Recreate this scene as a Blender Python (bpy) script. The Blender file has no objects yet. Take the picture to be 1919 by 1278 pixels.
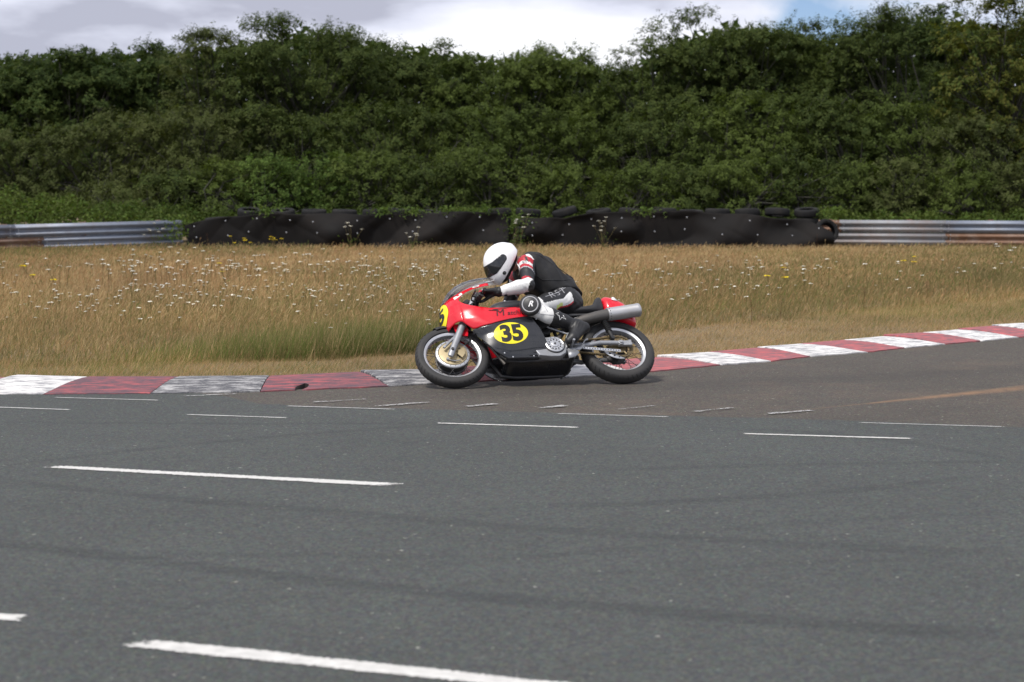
import bpy, bmesh, math, random
import numpy as np
from mathutils import Matrix, Vector
from mathutils.bvhtree import BVHTree

SC = bpy.context.scene
COL = SC.collection

# ------------------------------------------------------------------ camera
CAM_H, PITCH = 1.66, math.atan(292.0 / 3731.4)
cam_d = bpy.data.cameras.new('camera')
cam = bpy.data.objects.new('camera', cam_d)
COL.objects.link(cam)
cam.location = (0, 0, CAM_H)
cam.rotation_euler = (math.pi / 2 - PITCH, 0, 0)
cam_d.lens = 70
cam_d.sensor_width = 36
cam_d.clip_end = 3000
cam_d.dof.use_dof = True
cam_d.dof.focus_distance = 16.6
cam_d.dof.aperture_fstop = 3.4
SC.camera = cam

# ------------------------------------------------------------------ sky and sun
SUN_EL, SUN_AZ = math.radians(60), math.radians(-142)     # azimuth from +Y towards +X
world = bpy.data.worlds.new('World')
SC.world = world
world.use_nodes = True
nt = world.node_tree
nt.nodes.clear()
def wn(t, **kw):
    n = nt.nodes.new(t)
    for k, v in kw.items():
        setattr(n, k, v)
    return n
w_out = wn('ShaderNodeOutputWorld')
w_bg = wn('ShaderNodeBackground')
w_bg.inputs['Strength'].default_value = 0.1
w_sky = wn('ShaderNodeTexSky', sky_type='NISHITA', sun_disc=False)
w_sky.sun_elevation = SUN_EL
w_sky.sun_rotation = SUN_AZ
w_sky.air_density = 0.75
w_sky.dust_density = 0.0
w_sky.ozone_density = 4.0
w_tc = wn('ShaderNodeTexCoord')
w_mp = wn('ShaderNodeMapping')
w_mp.inputs['Scale'].default_value = (9, 9, 24)
w_mp.inputs['Location'].default_value = (4.18, 5.64, 9.53)
w_n1 = wn('ShaderNodeTexNoise')
w_n1.inputs['Scale'].default_value = 0.62
w_n1.inputs['Detail'].default_value = 7
w_n1.inputs['Roughness'].default_value = 0.52
w_n1.inputs['Distortion'].default_value = 0.35
w_r1 = wn('ShaderNodeValToRGB')
w_r1.color_ramp.elements[0].position = 0.36
w_r1.color_ramp.elements[1].position = 0.47
w_mp2 = wn('ShaderNodeMapping')
w_mp2.inputs['Scale'].default_value = (8, 8, 26)
w_mp2.inputs['Location'].default_value = (19.17, 9.62, 19.12)
w_n2 = wn('ShaderNodeTexNoise')
w_n2.inputs['Scale'].default_value = 0.7
w_n2.inputs['Detail'].default_value = 6
w_n2.inputs['Roughness'].default_value = 0.5
w_r2 = wn('ShaderNodeValToRGB')
w_r2.color_ramp.elements[0].position = 0.42
w_r2.color_ramp.elements[0].color = (2.7, 2.8, 3.4, 1)
w_r2.color_ramp.elements[1].position = 0.62
w_r2.color_ramp.elements[1].color = (6.2, 6.25, 6.5, 1)
w_mid = w_r2.color_ramp.elements.new(0.49)
w_mid.color = (4.2, 4.35, 5.1, 1)
w_mix = wn('ShaderNodeMix', data_type='RGBA')
L = nt.links.new
L(w_tc.outputs['Generated'], w_mp.inputs['Vector'])
L(w_mp.outputs['Vector'], w_n1.inputs['Vector'])
L(w_n1.outputs['Fac'], w_r1.inputs['Fac'])
L(w_tc.outputs['Generated'], w_mp2.inputs['Vector'])
L(w_mp2.outputs['Vector'], w_n2.inputs['Vector'])
L(w_n2.outputs['Fac'], w_r2.inputs['Fac'])
L(w_r1.outputs['Color'], w_mix.inputs[0])
w_dim = wn('ShaderNodeMix', data_type='RGBA', blend_type='MULTIPLY')
w_dim.inputs[0].default_value = 1.0
w_dim.inputs[7].default_value = (0.56, 0.53, 0.56, 1)
L(w_sky.outputs['Color'], w_dim.inputs[6])
L(w_dim.outputs[2], w_mix.inputs[6])
L(w_r2.outputs['Color'], w_mix.inputs[7])
L(w_mix.outputs[2], w_bg.inputs['Color'])
L(w_bg.outputs['Background'], w_out.inputs['Surface'])

sun_d = bpy.data.lights.new('sun', 'SUN')
sun = bpy.data.objects.new('sun', sun_d)
COL.objects.link(sun)
sun_d.energy = 2.0
sun_d.angle = math.radians(12)
sun_d.color = (1.0, 0.95, 0.88)
sdir = Vector((math.sin(SUN_AZ) * math.cos(SUN_EL), math.cos(SUN_AZ) * math.cos(SUN_EL), math.sin(SUN_EL)))
sun.rotation_euler = sdir.to_track_quat('Z', 'Y').to_euler()
sun.location = sdir * 60

SC.view_settings.view_transform = 'Standard'
SC.view_settings.look = 'None'
SC.view_settings.exposure = 0.9
SC.view_settings.gamma = 1.0
SC.view_settings.use_curve_mapping = False
try:
    SC.cycles.max_bounces = 8
    SC.cycles.transparent_max_bounces = 12
    SC.cycles.use_denoising = True
except Exception:
    pass

# ------------------------------------------------------------------ materials
MATS = {}
def new_mat(name):
    m = bpy.data.materials.new(name)
    m.use_nodes = True
    MATS[name] = m
    b = m.node_tree.nodes['Principled BSDF']
    return m, m.node_tree, b
def nd(t, typ, **kw):
    n = t.nodes.new(typ)
    for k, v in kw.items():
        if k in n.inputs:
            n.inputs[k].default_value = v
        else:
            setattr(n, k, v)
    return n
def mixc(t, fac, a, b, blend='MIX'):
    n = t.nodes.new('ShaderNodeMix')
    n.data_type = 'RGBA'
    n.blend_type = blend
    for s, v in ((0, fac), (6, a), (7, b)):
        if hasattr(v, 'is_linked') or hasattr(v, 'links'):
            t.links.new(v, n.inputs[s])
        else:
            n.inputs[s].default_value = v if s == 0 else (*v[:3], 1)
    return n.outputs[2]
def mathn(t, op, a, b=None, clamp=False):
    n = t.nodes.new('ShaderNodeMath')
    n.operation = op
    n.use_clamp = clamp
    for i, v in enumerate((a, b)):
        if v is None:
            continue
        if hasattr(v, 'links'):
            t.links.new(v, n.inputs[i])
        else:
            n.inputs[i].default_value = v
    return n.outputs[0]
def ramp(t, fac, p0, p1, c0=(0, 0, 0), c1=(1, 1, 1)):
    n = t.nodes.new('ShaderNodeValToRGB')
    e = n.color_ramp.elements
    e[0].position, e[1].position = p0, p1
    e[0].color, e[1].color = (*c0, 1), (*c1, 1)
    t.links.new(fac, n.inputs[0])
    return n.outputs[0]
def noise(t, scale, detail=4, rough=0.55, vec=None, dist=0.0):
    n = t.nodes.new('ShaderNodeTexNoise')
    n.inputs['Scale'].default_value = scale
    n.inputs['Detail'].default_value = detail
    n.inputs['Roughness'].default_value = rough
    n.inputs['Distortion'].default_value = dist
    if vec is not None:
        t.links.new(vec, n.inputs['Vector'])
    return n.outputs['Fac']
def pos(t, scale=None, coord='pos'):
    if coord == 'pos':
        o = t.nodes.new('ShaderNodeNewGeometry').outputs['Position']
    else:
        o = t.nodes.new('ShaderNodeTexCoord').outputs[coord]
    if scale:
        m = t.nodes.new('ShaderNodeMapping')
        m.inputs['Scale'].default_value = scale
        t.links.new(o, m.inputs['Vector'])
        o = m.outputs['Vector']
    return o
def bump(t, b, h, strength=0.3, dist=0.01):
    n = t.nodes.new('ShaderNodeBump')
    n.inputs['Strength'].default_value = strength
    n.inputs['Distance'].default_value = dist
    t.links.new(h, n.inputs['Height'])
    t.links.new(n.outputs['Normal'], b.inputs['Normal'])
def simple(name, col, rough=0.5, metal=0.0, var=0.12, vs=30.0, dirt=None, dirt_amt=0.3, bmp=0.0, coat=0.0, spec=None):
    """a principled material with colour variation, optional grime and relief in the thing's own coordinates"""
    m, t, b = new_mat(name)
    v = pos(t, coord='Object')
    n1 = noise(t, vs, 5, 0.6, v)
    lo = tuple(c * (1 - var) for c in col)
    hi = tuple(min(1, c * (1 + var)) for c in col)
    c = mixc(t, n1, lo, hi)
    if dirt:
        n2 = ramp(t, noise(t, vs * 0.35, 7, 0.65, v), 0.45, 0.75)
        c = mixc(t, mathn(t, 'MULTIPLY', n2, dirt_amt), c, dirt)
    t.links.new(c, b.inputs['Base Color'])
    r = mathn(t, 'ADD', mathn(t, 'MULTIPLY', noise(t, vs * 0.7, 4, 0.6, v), 0.25), rough - 0.12, True)
    t.links.new(r, b.inputs['Roughness'])
    b.inputs['Metallic'].default_value = metal
    b.inputs['Coat Weight'].default_value = coat
    b.inputs['Coat Roughness'].default_value = 0.08
    if spec is not None:
        b.inputs['Specular IOR Level'].default_value = spec
    if bmp:
        bump(t, b, noise(t, vs * 2.2, 4, 0.6, v), bmp, 0.004)
    return m

# ------------------------------------------------------------------ mesh helpers
def link(o, parent=None, label=None, cat=None, group=None, kind=None):
    COL.objects.link(o)
    if parent is not None:
        o.parent = parent
    if label: o['label'] = label
    if cat: o['category'] = cat
    if group: o['group'] = group
    if kind: o['kind'] = kind
    return o
def empty(name, loc=(0, 0, 0), **kw):
    o = bpy.data.objects.new(name, None)
    o.empty_display_size = 0.1
    o.location = loc
    return link(o, **kw)
def np_mesh(name, V, faces, mats=(), midx=None, smooth=False, uv=None):
    """faces: list of (k, n) integer arrays"""
    me = bpy.data.meshes.new(name)
    V = np.asarray(V, np.float32).reshape(-1, 3)
    me.vertices.add(len(V))
    me.vertices.foreach_set('co', V.ravel())
    loops = np.concatenate([np.asarray(f, np.int32).ravel() for f in faces])
    tot = np.concatenate([np.full(len(f), np.asarray(f).shape[1], np.int32) for f in faces])
    st = np.concatenate([[0], np.cumsum(tot)[:-1]]).astype(np.int32)
    me.loops.add(len(loops))
    me.loops.foreach_set('vertex_index', loops)
    me.polygons.add(len(tot))
    me.polygons.foreach_set('loop_start', st)
    me.polygons.foreach_set('loop_total', tot)
    for m in mats:
        me.materials.append(MATS[m] if isinstance(m, str) else m)
    if midx is not None:
        me.polygons.foreach_set('material_index', np.asarray(midx, np.int32))
    me.polygons.foreach_set('use_smooth', np.full(len(tot), smooth, bool))
    me.update(calc_edges=True)
    me.validate()
    return me

class MB:
    """collects faces, then links them as one mesh object"""
    def __init__(s):
        s.v, s.f, s.m = [], [], []
    def add(s, vs, fs, mi=0):
        o = len(s.v)
        s.v += [tuple(map(float, p)) for p in vs]
        s.f += [tuple(i + o for i in f) for f in fs]
        s.m += [mi] * len(fs)
        return s
    def box(s, c, size, rot=None, mi=0, taper=1.0):
        x, y, z = (d / 2 for d in size)
        vs = []
        for dz, k in ((-z, 1.0), (z, taper)):
            for dx, dy in ((-x, -y), (x, -y), (x, y), (-x, y)):
                p = Vector((dx * k, dy * k, dz))
                if rot is not None:
                    p = rot @ p
                vs.append((p.x + c[0], p.y + c[1], p.z + c[2]))
        return s.add(vs, [(3, 2, 1, 0), (4, 5, 6, 7), (0, 1, 5, 4), (1, 2, 6, 5), (2, 3, 7, 6), (3, 0, 4, 7)], mi)
    def tube(s, pts, r, n=10, mi=0, cap=True, closed=False):
        P = [Vector(p) for p in pts]
        R = r if hasattr(r, '__len__') else [r] * len(P)
        vs, up = [], None
        N = len(P)
        for i, p in enumerate(P):
            if closed:
                d = P[(i + 1) % N] - P[i - 1]
            else:
                d = P[min(i + 1, N - 1)] - P[max(i - 1, 0)]
            d.normalize()
            if up is None:
                up = d.orthogonal().normalized()
            up = (up - d * up.dot(d))
            if up.length < 1e-5:
                up = d.orthogonal()
            up.normalize()
            w = d.cross(up)
            for k in range(n):
                a = 2 * math.pi * k / n
                vs.append(p + R[i] * (math.cos(a) * up + math.sin(a) * w))
        fs = []
        for i in range(N if closed else N - 1):
            j = (i + 1) % N
            for k in range(n):
                l = (k + 1) % n
                fs.append((i * n + k, i * n + l, j * n + l, j * n + k))
        if cap and not closed:
            fs.append(tuple(range(n - 1, -1, -1)))
            fs.append(tuple((N - 1) * n + k for k in range(n)))
        return s.add(vs, fs, mi)
    def lathe(s, prof, c=(0, 0, 0), axis=(0, 1, 0), n=48, mi=0, closed=False):
        """prof: (radius, along axis) pairs; revolve about axis through c"""
        ax = Vector(axis).normalized()
        e1 = ax.orthogonal().normalized()
        if abs(ax.y) > 0.9:
            e1 = Vector((1, 0, 0)) - ax * ax.x
            e1.normalize()
        e2 = ax.cross(e1)
        c = Vector(c)
        vs = []
        for k in range(n):
            a = 2 * math.pi * k / n
            d = math.cos(a) * e1 + math.sin(a) * e2
            for r, h in prof:
                vs.append(c + d * r + ax * h)
        q = len(prof)
        fs = []
        for k in range(n):
            l = (k + 1) % n
            for i in range(q if closed else q - 1):
                j = (i + 1) % q
                fs.append((k * q + i, k * q + j, l * q + j, l * q + i))
        return s.add(vs, fs, mi)
    def disc(s, c, r, axis, n=24, mi=0):
        ax = Vector(axis).normalized()
        e1 = ax.orthogonal().normalized()
        e2 = ax.cross(e1)
        c = Vector(c)
        return s.add([c + r * (math.cos(2 * math.pi * k / n) * e1 + math.sin(2 * math.pi * k / n) * e2) for k in range(n)], [tuple(range(n))], mi)
    def loft(s, rings, mi=0, cap=True, closed=True):
        n = len(rings[0])
        vs = [p for r in rings for p in r]
        fs = []
        for i in range(len(rings) - 1):
            for k in range(n if closed else n - 1):
                l = (k + 1) % n
                fs.append((i * n + k, i * n + l, (i + 1) * n + l, (i + 1) * n + k))
        if cap and closed:
            fs.append(tuple(range(n - 1, -1, -1)))
            fs.append(tuple((len(rings) - 1) * n + k for k in range(n)))
        return s.add(vs, fs, mi)
    def mesh(s, name, mats, smooth=True, angle=40, fix=True):
        me = bpy.data.meshes.new(name)
        me.from_pydata(s.v, [], s.f)
        for m in mats:
            me.materials.append(MATS[m])
        me.polygons.foreach_set('material_index', s.m)
        if fix:
            bm = bmesh.new()
            bm.from_mesh(me)
            bmesh.ops.remove_doubles(bm, verts=bm.verts, dist=1e-5)
            bmesh.ops.recalc_face_normals(bm, faces=bm.faces)
            bm.to_mesh(me)
            bm.free()
        me.polygons.foreach_set('use_smooth', [smooth] * len(me.polygons))
        if smooth:
            me.set_sharp_from_angle(angle=math.radians(angle))
        me.update()
        return me
    def obj(s, name, mats, parent=None, smooth=True, angle=40, bevel=0, thick=0, subsurf=0, fix=True, **kw):
        if isinstance(mats, str):
            mats = [mats]
        o = bpy.data.objects.new(name, s.mesh(name, mats, smooth, angle, fix))
        if thick:
            md = o.modifiers.new('thickness', 'SOLIDIFY')
            md.thickness = thick
            md.offset = -1
        if bevel:
            md = o.modifiers.new('bevel', 'BEVEL')
            md.width = bevel
            md.segments = 2
            md.limit_method = 'ANGLE'
            md.angle_limit = math.radians(35)
        if subsurf:
            md = o.modifiers.new('subsurf', 'SUBSURF')
            md.levels = md.render_levels = subsurf
        return link(o, parent, **kw)

def interp(x, table):
    xs, ys = zip(*sorted(table))
    return float(np.interp(x, xs, ys))

# ================================================================== SETTING
KB = [(-6.9, 16.05), (-6.05, 15.93), (-5.2, 15.82), (-4.35, 15.768), (-3.736, 15.768), (-2.894, 15.809), (-2.033, 15.974), (-1.018, 16.401), (-0.337, 16.805), (0.30, 17.10), (1.114, 17.575), (1.939, 18.363), (2.455, 18.755), (2.902, 19.285), (3.546, 19.781), (4.021, 20.303), (4.54, 20.783), (5.021, 21.213), (5.547, 21.737), (6.009, 22.18), (6.52, 22.68), (7.02, 23.17), (7.53, 23.66)]
KT = [(-6.5, 16.75), (-5.72, 16.62), (-4.95, 16.5), (-4.1, 16.40), (-3.50, 16.36), (-2.761, 16.40), (-2.021, 16.514), (-1.293, 16.891), (-0.527, 17.15), (0.06, 17.45), (0.651, 17.859), (1.35, 18.50), (1.894, 19.005), (2.41, 19.50), (2.911, 20.032), (3.433, 20.54), (3.936, 21.04), (4.448, 21.52), (4.947, 22.02), (5.441, 22.53), (5.94, 23.04), (6.44, 23.54), (6.95, 24.04)]
def kerb_top_y(x):
    return np.interp(x, [p[0] for p in KT], [p[1] for p in KT]) + np.maximum(0, x - 6.95) * 0.98 + np.maximum(0, -6.5 - x) * 0.12
GE = [(-12, 17.9), (-5.493, 17.605), (-3.598, 17.605), (-2.73, 18.137), (-1.776, 18.359), (-0.823, 19.181), (1.57, 21.594), (2.272, 22.824), (3.499, 24.104), (5.164, 25.976), (7.32, 28.427), (9.22, 30.131), (16, 36)]
def tall_edge_y(x):
    return np.interp(x, [p[0] for p in GE], [p[1] for p in GE])

# ---- materials of the ground
def mat_asphalt(name, base, tint, skids=(), dust=False, bmp=0.5):
    m, t, b = new_mat(name)
    p = pos(t)
    big = noise(t, 0.45, 6, 0.7, p)
    mid = noise(t, 3.0, 5, 0.65, p)
    fine = noise(t, 95, 3, 0.7, p)
    c = mixc(t, ramp(t, big, 0.3, 0.7), tuple(x * 0.80 for x in base), tuple(x * 1.14 for x in base))
    c = mixc(t, mathn(t, 'MULTIPLY', ramp(t, mid, 0.35, 0.7), 0.35), c, tint)
    vor = nd(t, 'ShaderNodeTexVoronoi', Scale=70.0)
    t.links.new(p, vor.inputs['Vector'])
    stone = t.nodes.new('ShaderNodeRGBToBW')
    t.links.new(vor.outputs['Color'], stone.inputs[0])
    stn = stone.outputs[0]
    c = mixc(t, 1.0, c, ramp(t, stn, 0.1, 0.95, (0.62, 0.62, 0.62), (1.42, 1.42, 1.38)), 'MULTIPLY')
    c = mixc(t, mathn(t, 'MULTIPLY', ramp(t, fine, 0.62, 0.78), 0.55), c, tuple(x * 2.3 for x in base))
    c = mixc(t, mathn(t, 'MULTIPLY', ramp(t, fine, 0.42, 0.25), 0.6), c, tuple(x * 0.4 for x in base))
    c = mixc(t, 0.22, c, mixc(t, 1.0, c, vor.outputs['Color'], 'MULTIPLY'))
    c = mixc(t, mathn(t, 'MULTIPLY', ramp(t, noise(t, 26, 3, 0.6, p), 0.66, 0.74), 0.45), c, (0.24, 0.19, 0.15))
    c = mixc(t, mathn(t, 'MULTIPLY', ramp(t, noise(t, 19, 2, 0.5, pos(t, (1.3, 1.1, 1))), 0.70, 0.76), 0.7), c, (0.38, 0.38, 0.33))
    sp = t.nodes.new('ShaderNodeSeparateXYZ')
    t.links.new(p, sp.inputs[0])
    X, Y = sp.outputs[0], sp.outputs[1]
    wob = mathn(t, 'MULTIPLY', mathn(t, 'SUBTRACT', noise(t, 0.8, 2, 0.5, p), 0.5), 0.12)
    tot = None
    for (a, bb, cc, x0, x1, w, s) in skids:
        yy = mathn(t, 'ADD', mathn(t, 'MULTIPLY', mathn(t, 'ADD', mathn(t, 'MULTIPLY', X, cc), bb), X), a)
        d = mathn(t, 'ABSOLUTE', mathn(t, 'SUBTRACT', mathn(t, 'ADD', Y, wob), yy))
        k = mathn(t, 'MULTIPLY', mathn(t, 'SUBTRACT', 1.0, mathn(t, 'DIVIDE', d, w), True), 1.8, True)
        f0 = mathn(t, 'MULTIPLY', mathn(t, 'SUBTRACT', X, x0), 1.6, True)
        f1 = mathn(t, 'MULTIPLY', mathn(t, 'SUBTRACT', x1, X), 1.6, True)
        k = mathn(t, 'MULTIPLY', mathn(t, 'MULTIPLY', k, f0), mathn(t, 'MULTIPLY', f1, s))
        tot = k if tot is None else mathn(t, 'MAXIMUM', tot, k)
    if tot is not None:
        br = ramp(t, noise(t, 1.6, 4, 0.7, pos(t, (1, 6, 1))), 0.25, 0.6)
        tot = mathn(t, 'MULTIPLY', tot, br)
        c = mixc(t, tot, c, (0.022, 0.023, 0.025))
    if dust:
        # sandy drift carried onto the track: a tongue along y = 14.67 + 0.62 (x-2.06)
        yy = mathn(t, 'ADD', mathn(t, 'MULTIPLY', mathn(t, 'SUBTRACT', X, 2.06), 0.80), 14.62)
        d = mathn(t, 'SUBTRACT', mathn(t, 'ADD', Y, mathn(t, 'MULTIPLY', wob, 1.5)), yy)
        wid = mathn(t, 'MAXIMUM', mathn(t, 'MULTIPLY', mathn(t, 'SUBTRACT', X, 2.2), 0.11), 0.03)
        k = mathn(t, 'SUBTRACT', 1.0, mathn(t, 'DIVIDE', mathn(t, 'ABSOLUTE', d), wid), True)
        k = mathn(t, 'MULTIPLY', k, mathn(t, 'MULTIPLY', mathn(t, 'SUBTRACT', X, 1.9), 0.9, True))
        k = mathn(t, 'MULTIPLY', k, ramp(t, noise(t, 5, 5, 0.7, p), 0.25, 0.6))
        c = mixc(t, mathn(t, 'MULTIPLY', k, 0.75), c, (0.30, 0.17, 0.09))
        n3 = ramp(t, noise(t, 0.55, 6, 0.65, p), 0.52, 0.75)
        c = mixc(t, mathn(t, 'MULTIPLY', n3, 0.35), c, (0.19, 0.13, 0.09))
    t.links.new(c, b.inputs['Base Color'])
    b.inputs['Roughness'].default_value = 0.86
    b.inputs['Specular IOR Level'].default_value = 0.3
    h = mathn(t, 'ADD', fine, mathn(t, 'MULTIPLY', stn, 0.7))
    bump(t, b, h, bmp, 0.006)
    return m
SK = []
for pts, w, s in (
    ([(-3.026, 11.673), (-2.524, 12.309), (-1.937, 12.827), (-0.943, 13.477), (0.002, 13.938)], 0.14, 0.55),
    ([(-3.606, 13.938), (-2.457, 13.812), (-0.969, 13.843), (0.528, 13.938)], 0.10, 0.5),
    ([(0.437, 11.519), (1.394, 11.718), (2.367, 11.832), (3.084, 11.901)], 0.11, 0.5),
    ([(0.1, 10.24), (0.673, 10.344), (1.254, 10.523), (2.024, 10.842), (2.554, 11.242)], 0.16, 0.62),
    ([(-2.889, 11.14), (-2.207, 10.746), (-1.419, 10.292), (-0.691, 9.841), (-0.025, 9.669), (0.613, 9.414), (1.337, 9.13), (2.299, 8.837)], 0.17, 0.55),
    ([(-2.374, 9.13), (-1.825, 8.863), (-1.296, 8.538), (-0.574, 8.146), (-0.02, 7.932), (0.706, 7.631), (1.48, 7.352), (1.884, 7.219)], 0.19, 0.72),
    ([(-0.602, 8.55), (0.001, 8.799), (0.842, 9.13)], 0.12, 0.35),
    ([(0.875, 9.487), (1.698, 9.794), (2.606, 10.037)], 0.12, 0.35),
    ([(1.7, 13.4), (2.4, 12.95), (2.9, 12.3), (3.2, 11.6)], 0.2, 0.5),
    ([(-1.825, 8.863), (-0.864, 8.863), (0.001, 8.799)], 0.10, 0.35),
    ([(-2.0, 7.4), (0.0, 8.3), (2.0, 8.8)], 0.10, 0.25),
):
    xs, ys = zip(*pts)
    cc, bb, a = np.polyfit(xs, ys, 2)
    SK.append((float(a), float(bb), float(cc), min(xs) - 0.25, max(xs) + 0.25, w * 0.72, s * 0.62))
mat_asphalt('road_asphalt', (0.101, 0.110, 0.107), (0.120, 0.122, 0.113), SK)
mat_asphalt('track_asphalt', (0.120, 0.106, 0.092), (0.145, 0.124, 0.10), [(17.0 - 1.0, 0.34, 0.02, -1, 9, 0.5, 0.25)], dust=True)

def mat_paint(name, wear=0.5, col=(0.78, 0.77, 0.74)):
    m, t, b = new_mat(name)
    p = pos(t)
    n = noise(t, 42, 6, 0.75, p)
    n2 = noise(t, 2.2, 4, 0.6, p)
    c = mixc(t, ramp(t, noise(t, 14, 5, 0.6, p), 0.3, 0.75), tuple(x * 0.72 for x in col), col)
    t.links.new(c, b.inputs['Base Color'])
    b.inputs['Roughness'].default_value = 0.7
    # flaked paint: the asphalt shows through the holes and round the ragged rim
    uvn = t.nodes.new('ShaderNodeUVMap')
    sp = t.nodes.new('ShaderNodeSeparateXYZ')
    t.links.new(uvn.outputs[0], sp.inputs[0])
    ev = mathn(t, 'MULTIPLY', mathn(t, 'SUBTRACT', 0.5, mathn(t, 'ABSOLUTE', mathn(t, 'SUBTRACT', sp.outputs[1], 0.5))), 2.2)
    eu = mathn(t, 'MULTIPLY', sp.outputs[0], 9.0)
    eu2 = mathn(t, 'MULTIPLY', mathn(t, 'SUBTRACT', 1.0, sp.outputs[0]), 9.0)
    e = mathn(t, 'MINIMUM', mathn(t, 'MINIMUM', ev, eu), eu2)
    k = mathn(t, 'ADD', mathn(t, 'MULTIPLY', e, 0.9), mathn(t, 'ADD', mathn(t, 'MULTIPLY', n, 1.1), mathn(t, 'MULTIPLY', n2, 0.7)))
    a = ramp(t, mathn(t, 'SUBTRACT', k, 0.55 + wear), 0.0, 0.16)
    t.links.new(a, b.inputs['Alpha'])
    bump(t, b, n, 0.3, 0.004)
    return m
mat_paint('line_paint', 0.56, (0.66, 0.65, 0.62))
mat_paint('line_paint_faint', 0.80, (0.52, 0.52, 0.50))
mat_paint('line_paint_worn', 0.66, (0.64, 0.63, 0.60))
mat_paint('hatch_paint', 1.20, (0.46, 0.46, 0.45))

def mat_soil(name):
    m, t, b = new_mat(name)
    p = pos(t)
    a = ramp(t, noise(t, 1.3, 6, 0.65, p), 0.3, 0.7)
    f = noise(t, 38, 5, 0.7, pos(t, (1, 0.6, 1)))
    c = mixc(t, a, (0.31, 0.235, 0.155), (0.25, 0.205, 0.125))
    c = mixc(t, ramp(t, f, 0.35, 0.7), mixc(t, 1.0, c, (0.55, 0.55, 0.55), 'MULTIPLY'), c)
    c = mixc(t, ramp(t, noise(t, 0.7, 4, 0.6, p), 0.55, 0.75), c, (0.12, 0.13, 0.05))
    t.links.new(c, b.inputs['Base Color'])
    b.inputs['Roughness'].default_value = 0.95
    b.inputs['Specular IOR Level'].default_value = 0.1
    bump(t, b, f, 0.8, 0.02)
    return m
mat_soil('dry_soil')

def sheet(name, pts, z, mat, **kw):
    mb = MB()
    mb.add([(x, y, z) for x, y in pts], [tuple(range(len(pts)))])
    return mb.obj(name, mat, smooth=False, kind='structure', **kw)

sheet('ground', [(-900, -300), (900, -300), (900, 1500), (-900, 1500)], -0.025, 'dry_soil')
# asphalt of the track up to the kerb line, and the greyer road laid over its near part
kb_in = [(x - 0.02, y + 0.10) for x, y in KB]
sheet('race_track', [(-70, -25), (70, -25), (70, 82), (40, 56)] + [(14, 30.2)] + kb_in[::-1] + [(-14, 16.9), (-70, 24)], -0.004, 'track_asphalt')
bnd = [(-2.5, 15.86), (-2.221, 15.568), (-1.95, 15.12), (-1.60, 14.955), (0.002, 14.568), (1.178, 14.296), (2.316, 14.03), (3.519, 13.60), (8, 12.1), (60, -4)]
rng = np.random.default_rng(5)
bl = []
for (x0, y0), (x1, y1) in zip(bnd[:-1], bnd[1:]):
    n = 1 if x1 > 7 else max(2, int(math.hypot(x1 - x0, y1 - y0) / 0.08))
    for k in range(n):
        f = k / n
        bl.append((x0 + (x1 - x0) * f, y0 + (y1 - y0) * f + (rng.normal(0, 0.012) if n > 1 else 0)))
left = [(x, y + 0.04) for x, y in KB if x < -2.6]
sheet('road', [(-60, -22), (60, -22)] + [bnd[-1]] + bl[::-1] + left[::-1] + [(-14, 16.6), (-60, 22)], 0.0, 'road_asphalt')

def stripe(p0, p1, w, mat, z=0.004, skew=0.0):
    a, b = Vector((*p0, z)), Vector((*p1, z))
    d = (b - a).normalized()
    s = Vector((-d.y, d.x, 0)) * (w / 2)
    me = bpy.data.meshes.new('road_marking')
    sk = d * skew
    me.from_pydata([a - s - sk, b - s - sk, b + s + sk, a + s + sk], [], [(0, 1, 2, 3)])
    uv = me.uv_layers.new(name='UVMap')
    for i, c in enumerate(((0, 0), (1, 0), (1, 1), (0, 1))):
        uv.data[i].uv = c
    me.materials.append(MATS[mat])
    o = bpy.data.objects.new('road_marking', me)
    link(o, kind='structure')
for a, b in (((-3.638, 15.528), (-2.677, 15.296)), ((-1.748, 14.923), (-0.829, 14.673)), ((0.274, 14.42), (1.169, 14.19)), ((2.359, 13.875), (3.449, 13.597))):
    stripe(a, b, 0.065, 'line_paint_faint')
for a, b in (((-4.181, 14.923), (-3.214, 14.638)), ((-2.418, 14.363), (-1.56, 14.131)), ((-0.577, 13.843), (0.496, 13.567)), ((1.502, 13.244), (2.66, 12.963))):
    stripe(a, b, 0.085, 'line_paint_faint' if a[0] < -1 else 'line_paint_worn')
stripe((-2.81, 11.70), (-0.60, 10.93), 0.15, 'line_paint', skew=0.05)
stripe((-3.104, 7.829), (-1.83, 7.53), 0.15, 'line_paint', skew=-0.02)
stripe((-1.44, 7.162), (0.80, 6.21), 0.175, 'line_paint', skew=0.03)
for a, b in (((-1.569, 15.145), (-1.078, 15.411)), ((-1.079, 14.851), (-0.572, 15.22)), ((-0.378, 14.851), (-0.079, 15.07)), ((0.181, 14.744), (0.425, 14.96)), ((0.752, 14.638), (1.111, 14.96)), ((1.292, 14.499), (1.699, 14.815)), ((1.822, 14.363), (2.251, 14.638)), ((-2.64, 15.568), (-2.127, 15.809))):
    stripe(a, b, 0.42, 'hatch_paint', z=0.0055)

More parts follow.
